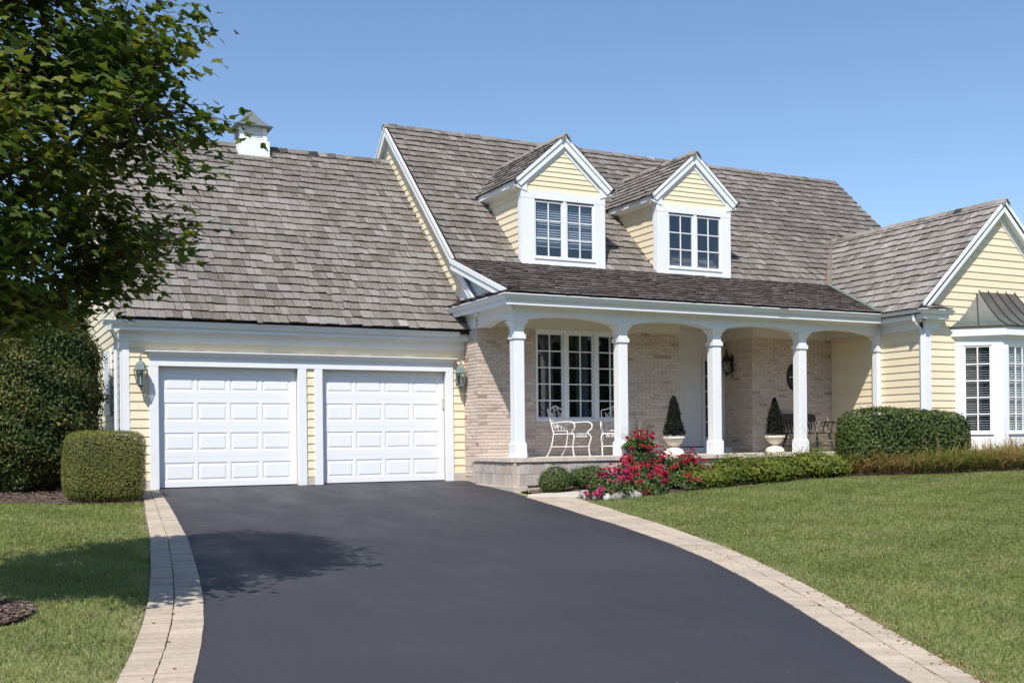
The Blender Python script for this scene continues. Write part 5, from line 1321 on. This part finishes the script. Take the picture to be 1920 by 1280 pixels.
for k in range(34):
    a = R.uniform(0, 6.28); blade_leaf(lb, (pxp + .04 * math.cos(a), pyp + .04 * math.sin(a), .64), (math.cos(a), math.sin(a), 0), R.uniform(.8, 1.0), R.uniform(.55, .85), .011, R.uniform(.05, .7), 6, R.random())
lb.build('spike_leaves', M['spike'], t)
n = 900; a = NR.uniform(0, 6.283, n); r_ = .34 * np.sqrt(NR.rand(n)); P = np.stack([pxp + r_ * np.cos(a), pyp + r_ * np.sin(a), .64 + .26 * (1 - (r_ / .36) ** 2) * NR.rand(n)], 1)
Nn = rand_dirs(n) * .6 + np.array([0, -.2, .9]); Nn /= np.linalg.norm(Nn, axis=1, keepdims=True)
cloud('foliage', P, Nn, NR.uniform(.05, .085, n), NR.uniform(.2, 1, n), DIAMOND, M['rose'], t)
for k in range(20):
    a_ = R.uniform(0, 6.28); q = .32 * math.sqrt(R.random()); flower(t, (pxp + q * math.cos(a_), pyp + q * math.sin(a_) - .05, .70 + .26 * (1 - (q / .38) ** 2) + R.uniform(0, .06)), R.uniform(.045, .062), FR, (R.uniform(-.4, .4), -.6, .8))

# --- roses
def rose_bush(label, c, h, nleaf, nfl, bank, m='rose', fr=(.036, .056), tb=0.0, face=0.0):
    z0 = float(terr(c[0], c[1])); t = thing('rose_bush', label, 'rose bush', (c[0], c[1], z0), 'rose bushes in front of the porch')
    d = rand_dirs(nleaf); d[:, 2] = np.abs(d[:, 2]) * 1.0 - .15; rr = NR.uniform(.30, 1.0, nleaf) ** .55
    P = d * np.array(h) * rr[:, None]; P += .05 * np.sin(P[:, [1, 2, 0]] * 9 + c[0]); P = P * (1 + lump(P, 5, .12, c[0]))[:, None]; P[:, 2] = np.maximum(P[:, 2] + h[2] * .18, .03)
    Nn = d * .7 + rand_dirs(nleaf) * .8 + np.array([0, 0, .35]); Nn /= np.linalg.norm(Nn, axis=1, keepdims=True)
    cloud('foliage', P + np.array([c[0], c[1], z0]), Nn, NR.uniform(.028, .055, nleaf), np.clip(NR.normal(.42, .22, nleaf) + tb, 0, 1), DIAMOND, M[m], t)
    s = MB()
    for k in range(26):
        a = R.uniform(0, 6.28); q = R.uniform(.4, .95); tp = Vector((c[0] + h[0] * q * math.cos(a), c[1] + h[1] * q * math.sin(a), z0 + h[2] * R.uniform(.6, 1.15)))
        s.tube([(c[0] + .1 * math.cos(a), c[1] + .1 * math.sin(a), z0 - .02), Vector((c[0] + h[0] * q * .6 * math.cos(a), c[1] + h[1] * q * .6 * math.sin(a), z0 + h[2] * .6)), tp], [.009, .006, .003], 5)
    s.build('canes', M['twig'], t)
    k = 0
    while k < nfl:
        # blooms come in trusses on the outside of the bush
        a = R.uniform(0, 6.28); el_ = R.uniform(-.05, 1.3); d3 = Vector((math.cos(a) * math.cos(el_), math.sin(a) * math.cos(el_), math.sin(el_)))
        if d3.y > .45 and R.random() < .8: continue
        base = Vector((c[0] + d3.x * h[0] * 1.02, c[1] + d3.y * h[1] * 1.02, z0 + h[2] * .18 + d3.z * h[2] * 1.0))
        for q in range(R.choice([2, 3, 4, 5])):
            if k >= nfl: break
            o_ = Vector((R.gauss(0, .06), R.gauss(0, .05), R.gauss(0, .05))); p = base + o_; p.z = max(p.z, z0 + .05)
            flower(t, p, R.uniform(*fr), bank, d3 + Vector((R.uniform(-.5, .5), R.uniform(-.6, .1), R.uniform(0, .6)))); k += 1
    return t
rose_bush('magenta groundcover rose leaning over the rocks at the drive', (10.05, 16.02, 0), (.48, .34, .38), 4200, 110, FP + FR[:1], tb=.05)
rose_bush('bright red rose bush at the front, left of the tallest roses', (10.66, 16.16, 0), (.56, .38, .50), 7600, 110, FR + FP[:1])
rose_bush('tallest red rose bush below the second porch column', (11.10, 16.58, 0), (.60, .46, .68), 9000, 120, FR)
rose_bush('loose red rose bush at the right, beside the junipers', (11.62, 16.28, 0), (.70, .42, .58), 9600, 115, FR + FP[:1], tb=.03)

# --- daylily bed
lb = MB()
for k in range(7500):
    u = R.random(); x = 15.35 + 6.6 * u; yb_ = float(bedY(x)); y = yb_ + .10 + R.random() ** 1.2 * (.75 if x < 18.6 else 1.7)
    if y > 16.2: continue
    a = R.uniform(0, 6.28); L_ = R.uniform(.50, .95); v = R.random()
    blade_leaf(lb, (x, y, float(terr(x, y)) - .01), (math.cos(a), math.sin(a) - .25, 0), R.uniform(.75, 1.1), L_, R.uniform(.008, .014), R.uniform(.45, 1.1), 5, min(max(R.gauss(.52 + .18 * math.sin(x * 2.1), .26), 0), 1))
for k in range(60):
    x = R.uniform(15.5, 21.5); y = float(bedY(x)) + R.uniform(.2, 1.2); z = float(terr(x, y)); lb.tube([(x, y, z), (x + R.uniform(-.05, .05), y, z + R.uniform(.5, .72))], .004, 4, tint=.9)
o = lb.build('daylilies', M['lily'], None, kind='stuff'); o['label'] = 'arching green and tan daylily leaves along the lawn edge before the hedge'

# --- pale airy flower stems in front of the fourth column
t = thing('flowering_perennial', 'thin pale flower stems rising in front of the fourth column', 'plant', (15.45, 17.0, float(terr(15.45, 17))))
s = MB(); 
fp = []
for k in range(26):
    a = R.uniform(-.9, .9); x, y, z = 15.45 + R.uniform(-.3, .5), 16.98 + R.uniform(-.1, .12), float(terr(15.45, 17)); h_ = R.uniform(.65, 1.15)
    tip = Vector((x + a * .42, y + R.uniform(-.1, .1), z + h_)); s.tube([(x, y, z), ((x + tip.x) / 2 - a * .05, y, z + h_ * .6), tip], .0028, 4)
    for q in range(4): fp.append(Vector((x, y, z)).lerp(tip, R.uniform(.72, 1.0)) + Vector((R.gauss(0, .02), R.gauss(0, .02), R.gauss(0, .02))))
s.build('stem', M['spike'], t)
P = np.array([tuple(p) for p in fp]); Nn = rand_dirs(len(P)); cloud('blossom', P, Nn, NR.uniform(.02, .038, len(P)), NR.rand(len(P)), DIAMOND, M['petal_white'], t)
t = thing('zinnia', 'single pink bloom standing in front of the rounded hedge', 'flower', (15.55, 15.72, float(terr(15.55, 15.72)))); b_ = BASE[t]
MB().tube([tuple(b_), (b_.x + .02, b_.y, b_.z + .46)], .005, 5).build('stem', M['spike'], t); flower(t, (b_.x + .02, b_.y, b_.z + .48), .055, FP, (0, -.8, .5))

# --- rocks along the bed
RK = [(9.70, 16.42, .22, .16, .13, .45, 'grey rounded rock nearest the porch in the rock row'), (9.55, 16.12, .10, .09, .10, 1.0, 'small white rock between the grey rock and the striped one'),
      (9.64, 15.93, .13, .11, .10, .15, 'dark grey striped rock in the row at the drive edge'), (9.76, 15.82, .10, .12, .13, .95, 'upright whitish rock beside the dark striped rock'),
      (9.95, 15.73, .24, .12, .15, .40, 'tan and grey rock under the magenta rose'), (10.22, 15.70, .25, .13, .15, .75, 'largest pale rock lying at the lawn edge'),
      (10.42, 15.93, .16, .11, .13, .85, 'pale rock half behind the largest one'), (10.78, 15.86, .12, .09, .08, 1.0, 'small white rock alone at the right end of the row')]
for k, (x, y, a_, b_, c_, ti, lab) in enumerate(RK):
    mb = MB(); rr = random.Random(k + 40); la, lo = 9, 14; a_, b_, c_ = a_ * .72, b_ * .72, c_ * .62; z = float(terr(x, y)) + c_ * .42; off_ = rr.uniform(0, 9); rz = rr.uniform(-.5, .5)
    for i_ in range(la + 1):
        th = math.pi * i_ / la
        for j_ in range(lo):
            ph = 2 * math.pi * j_ / lo; q = 1 + .10 * math.sin(3 * ph + off_) * math.sin(th * 2 + off_) + .06 * math.sin(5 * ph + 2 * off_ + th * 3)
            px_, py_ = a_ * q * math.sin(th) * math.cos(ph), b_ * q * math.sin(th) * math.sin(ph)
            mb.v.append((x + px_ * math.cos(rz) - py_ * math.sin(rz), y + px_ * math.sin(rz) + py_ * math.cos(rz), z + c_ * q * math.cos(th)))
    for i_ in range(la):
        for j_ in range(lo): mb.f.append([i_ * lo + j_, (i_ + 1) * lo + j_, (i_ + 1) * lo + (j_ + 1) % lo, i_ * lo + (j_ + 1) % lo]); mb.t.append(ti)
    o = mb.build('rock', M['rock'], None, True); tag(o, lab, 'rock', 'rocks edging the rose bed')

# --- dry leaves and bits on the edging and lawn
fl_ = []
for k in range(-110, 150):
    if k < 0: y = 4.6 + 2.4 * R.random() ** 1.4; x = float(interp(y, R_IN) + interp(y, W_R)) + abs(R.gauss(.0, .10))
    elif k < 80: y = 4.9 + 4.5 * R.random() ** 1.6; x = float(interp(y, R_IN) + interp(y, W_R)) + R.gauss(.04, .07)
    elif k < 105: y = R.uniform(5, 13); x = float(interp(y, R_IN) + interp(y, W_R) * .5) + R.gauss(0, .09)
    elif k < 125: y = R.uniform(6.5, 13); x = float(interp(y, L_IN) - interp(y, W_L) * R.uniform(.1, 1.0))
    else: x = R.uniform(7.5, 14); y = R.uniform(7, 13)
    fl_.append((x, y, float(terr(x, y)) + (.022 if k < 125 else .045)))
P = np.array(fl_); Nn = rand_dirs(len(P)) * .45 + np.array([0, 0, 1.0]); Nn /= np.linalg.norm(Nn, axis=1, keepdims=True)
o = cloud('fallen_leaves', P + np.array([0, 0, .006]), Nn, NR.uniform(.014, .042, len(P)), NR.rand(len(P)), FAN, M['deadleaf'], None, 'stuff'); o['label'] = 'scattered dry brown leaves along the paver edging'

# ------------------------------------------------------------------ maple
MT = thing('maple_tree', 'young green maple with pointed leaves overhanging the left of the drive', 'tree', (0.0, 9.45, float(terr(0, 9.45))))
TX, TY, TZ = 0.0, 9.45, float(terr(0, 9.45))
tk = MB(); tk.tube([(TX, TY, TZ - .1), (TX + .01, TY, TZ + .12), (TX + .0, TY + .01, TZ + 1.2), (TX - .02, TY, TZ + 2.4), (TX + .03, TY + .02, TZ + 3.8), (TX, TY, TZ + 5.2), (TX + .03, TY, TZ + 6.3)], [.14, .095, .085, .075, .055, .03, .01], 12); tk.build('trunk', M['bark'], MT, True)
def crownR(z):   # crown radius against height above the soil
    return np.interp(z, [2.25, 2.45, 2.8, 3.2, 3.8, 4.6, 5.4, 6.2, 6.8], [.45, 1.10, 1.62, 1.80, 1.80, 1.68, 1.28, .75, .1])
tips = []
rt = random.Random(5)
while len(tips) < 545:
    z = rt.uniform(2.3, 6.6)
    if z > 5.2 and rt.random() < .6: continue
    a = rt.uniform(0, 6.283); rm = float(crownR(z)) * (1 + .10 * math.sin(3 * a + z * 2) + .09 * math.sin(5 * a - z * 3.1)); q = rt.random() ** .55
    tips.append(Vector((TX + rm * q * math.cos(a), TY + rm * q * math.sin(a), TZ + z + .12 * (1 - q))))
at8 = [(1.55, 8.62, 3.32), (1.70, 8.50, 3.42), (1.80, 8.42, 3.30), (1.92, 8.36, 3.26), (1.60, 8.60, 3.18), (1.62, 8.45, 2.95), (1.50, 8.6, 2.55), (1.52, 8.55, 2.40), (1.42, 8.7, 3.85), (1.40, 8.72, 4.1)]
tips += [Vector(p) for p in at8]
br = []; limbs = []
for k in range(15):
    a = k * 2.4; z = 2.05 + .24 * k; rm = float(crownR(max(z + .5, 2.4))) * .72
    p0 = Vector((TX, TY, TZ + z)); p1 = Vector((TX + rm * .45 * math.cos(a), TY + rm * .45 * math.sin(a), TZ + z + .28)); p2 = Vector((TX + rm * math.cos(a), TY + rm * math.sin(a), TZ + z + .62))
    limbs.append((p0, p1, p2)); MB().tube([p0, p1, p2], [.030, .020, .008], 7).build('branch', M['bark'], MT, True)
tw = MB(); LP = []; LN = []; LS = []; LT = []; LU = []
for ti, tp in enumerate(tips):
    best = None
    for (p0, p1, p2) in limbs:
        for (a_, b_) in ((p0, p1), (p1, p2)):
            for u in (.25, .6, 1.0):
                q = a_.lerp(b_, u); d = (q - tp).length + .5 * max(0, q.z - tp.z + .1)
                if best is None or d < best[0]: best = (d, q)
    q = best[1]; mid = q.lerp(tp, .55) + Vector((0, 0, .05 * (tp - q).length)); tw.tube([q, mid, tp], [.007, .005, .002], 4)
    dirv = (tp - q).normalized() if (tp - q).length > .05 else Vector((0, 0, 1))
    sprig = ti >= 545; nl = 20 if sprig else 50
    for k in range(nl):
        u = rt.uniform(.35, 1.08) if not sprig else rt.uniform(.55, 1.08)
        b0 = q.lerp(mid, u * 2) if u < .5 else mid.lerp(tp, (u - .5) * 2)
        spread = .055 if sprig else .15
        p = b0 + Vector((rt.gauss(0, spread), rt.gauss(0, spread), rt.gauss(-.02, spread * .7)))
        outw = Vector((p.x - TX, p.y - TY, .25)).normalized()
        nrm = (Vector((rt.gauss(0, .55), rt.gauss(0, .55), 1.0)) + outw * rt.uniform(-.1, .75)).normalized()
        LP.append(tuple(p)); LN.append(tuple(nrm)); LU.append(tuple((outw + Vector((rt.gauss(0, .6), rt.gauss(0, .6), rt.gauss(-.45, .3)))))); LS.append(rt.uniform(.064, .112)); rad_ = math.hypot(p.x - TX, p.y - TY) / max(.2, float(crownR(p.z - TZ)))
        LT.append(min(max(rt.gauss(.42, .17) + (.16 if rt.random() < .12 else 0) + .12 * math.sin(p.x * 3 + p.z * 4), 0), 1))
tw.build('twigs', M['twig'], MT, kind='stuff')
half = [(0, -.02), (.10, -.06), (.24, -.13), (.23, .0), (.40, .07), (.56, .30), (.40, .28), (.38, .40), (.22, .40), (.20, .55), (.13, .66), (.10, .82), (0, 1.0)]
outl = half + [(-x, y) for x, y in half[-2:0:-1]]
ML = np.array([(0, .30, .0)] + [(x, y, -.16 * abs(x) - .10 * max(0, y - .4)) for x, y in outl]); nO = len(outl)
MF = np.array([(0, 1 + i_, 1 + (i_ + 1) % nO) for i_ in range(nO)])
LP, LN, LU, LS, LT = map(np.array, (LP, LN, LU, LS, LT))
Bv = LU - LN * (LU * LN).sum(1, keepdims=True); Bv /= np.linalg.norm(Bv, axis=1, keepdims=True); Av = np.cross(Bv, LN)
n = len(LP); LVt = (LP[:, None, :] + LS[:, None, None] * (Av[:, None] * ML[None, :, 0:1] + Bv[:, None] * ML[None, :, 1:2] + LN[:, None] * ML[None, :, 2:3]))
# the 300 that show largest: near the lens, inside the frame
cx_ = px_of(LP); inside = (cx_[:, 0] > 0) & (cx_[:, 0] < 1920) & (cx_[:, 1] > 0) & (cx_[:, 1] < 1280)
facing = np.abs(((LP - CAM) / np.linalg.norm(LP - CAM, axis=1, keepdims=True) * LN).sum(1)); depth_ = (LP - CAM) @ FW
score = np.where(inside, (LS / depth_) ** 2 * facing * np.exp(-1.3 * np.maximum(0, depth_ - 7.4)) * 1.0, 0) + np.where(inside & (cx_[:, 0] > 330), 2e-5, 0)
big = np.argsort(-score)[:300]; rest = np.setdiff1d(np.arange(n), big); bb = np.array((TX, TY, TZ))
V = LVt[rest].reshape(-1, 3) - bb; T = (MF[None] + (np.arange(len(rest)) * len(ML))[:, None, None]).reshape(-1, 3)
link_mesh('leaves', np_mesh('leaves', V, T, np.repeat(LT[rest], nO), M['maple']), MT, 'stuff')
lm = []
for k in range(10):
    lm.append(np_mesh('leaf', ML, MF, np.full(nO, .12 + .075 * k), M['maple']))
for i_ in big:
    o = link_mesh('leaf', lm[min(9, max(0, int(round((LT[i_] - .12) / .075))))], MT); s_ = LS[i_]
    A_, B_, N3 = Av[i_], Bv[i_], LN[i_]; p = LP[i_] - bb
    o.matrix_local = Matrix(((A_[0] * s_, B_[0] * s_, N3[0] * s_, p[0]), (A_[1] * s_, B_[1] * s_, N3[1] * s_, p[1]), (A_[2] * s_, B_[2] * s_, N3[2] * s_, p[2]), (0, 0, 0, 1)))

# chips over the bare mulch, grit on the drive
def s_left(n):
    X = NR.uniform(-1.5, 2.6, n); Y = NR.uniform(18.02, 19.9, n); k = Y > np.interp(X, [-3, .5, 1.4, 2.6], [18.6, 18.55, 18.05, 18.02]); return X[k], Y[k]
o = chips('mulch_chips', 5200, s_left, M['mulch'], .03); o['label'] = 'brown mulch chips under the evergreens by the garage'
def s_bed(n):
    X = NR.uniform(12.2, 22, n); Y = bedY(X) + NR.rand(n) ** 1.6 * .9; return X, Y
o = chips('mulch_chips', 5200, s_bed, M['mulch'], .03); o['label'] = 'brown mulch chips along the bed under junipers and daylilies'
gy_ = NR.uniform(4.5, 15, 170); gx_ = interp(gy_, L_IN) + .2 + NR.rand(170) * (interp(gy_, R_IN) - interp(gy_, L_IN) - .4)
P = np.stack([gx_, gy_, terr(gx_, gy_) + .019], 1); Nn = rand_dirs(170) * .25 + np.array([0, 0, 1.0]); Nn /= np.linalg.norm(Nn, axis=1, keepdims=True)
o = cloud('grit', P, Nn, NR.uniform(.006, .022, 170), NR.uniform(.6, 1, 170), NARROW, M['cap'], None, 'stuff'); o['label'] = 'pale specks of grit on the dark driveway'

# ------------------------------------------------------------------ unseen tree line added behind the camera to darken reflections in the glass
n = 11000; X = NR.uniform(-75, 60, n); hh = 13.5 + 2.5 * np.sin(X * .21) + 1.5 * np.sin(X * .53 + 1)
P = np.stack([X, -46 + NR.normal(0, 2.2, n), -1.2 + hh * NR.rand(n) ** .8], 1); Nn = rand_dirs(n) * .7 + np.array([0, .8, .3]); Nn /= np.linalg.norm(Nn, axis=1, keepdims=True)
o = cloud('unseen_tree_line', P, Nn, NR.uniform(1.2, 2.2, n), NR.rand(n), FAN, M['arbor'], None, 'stuff'); o['label'] = 'unseen tree line added behind the camera to darken the window reflections'
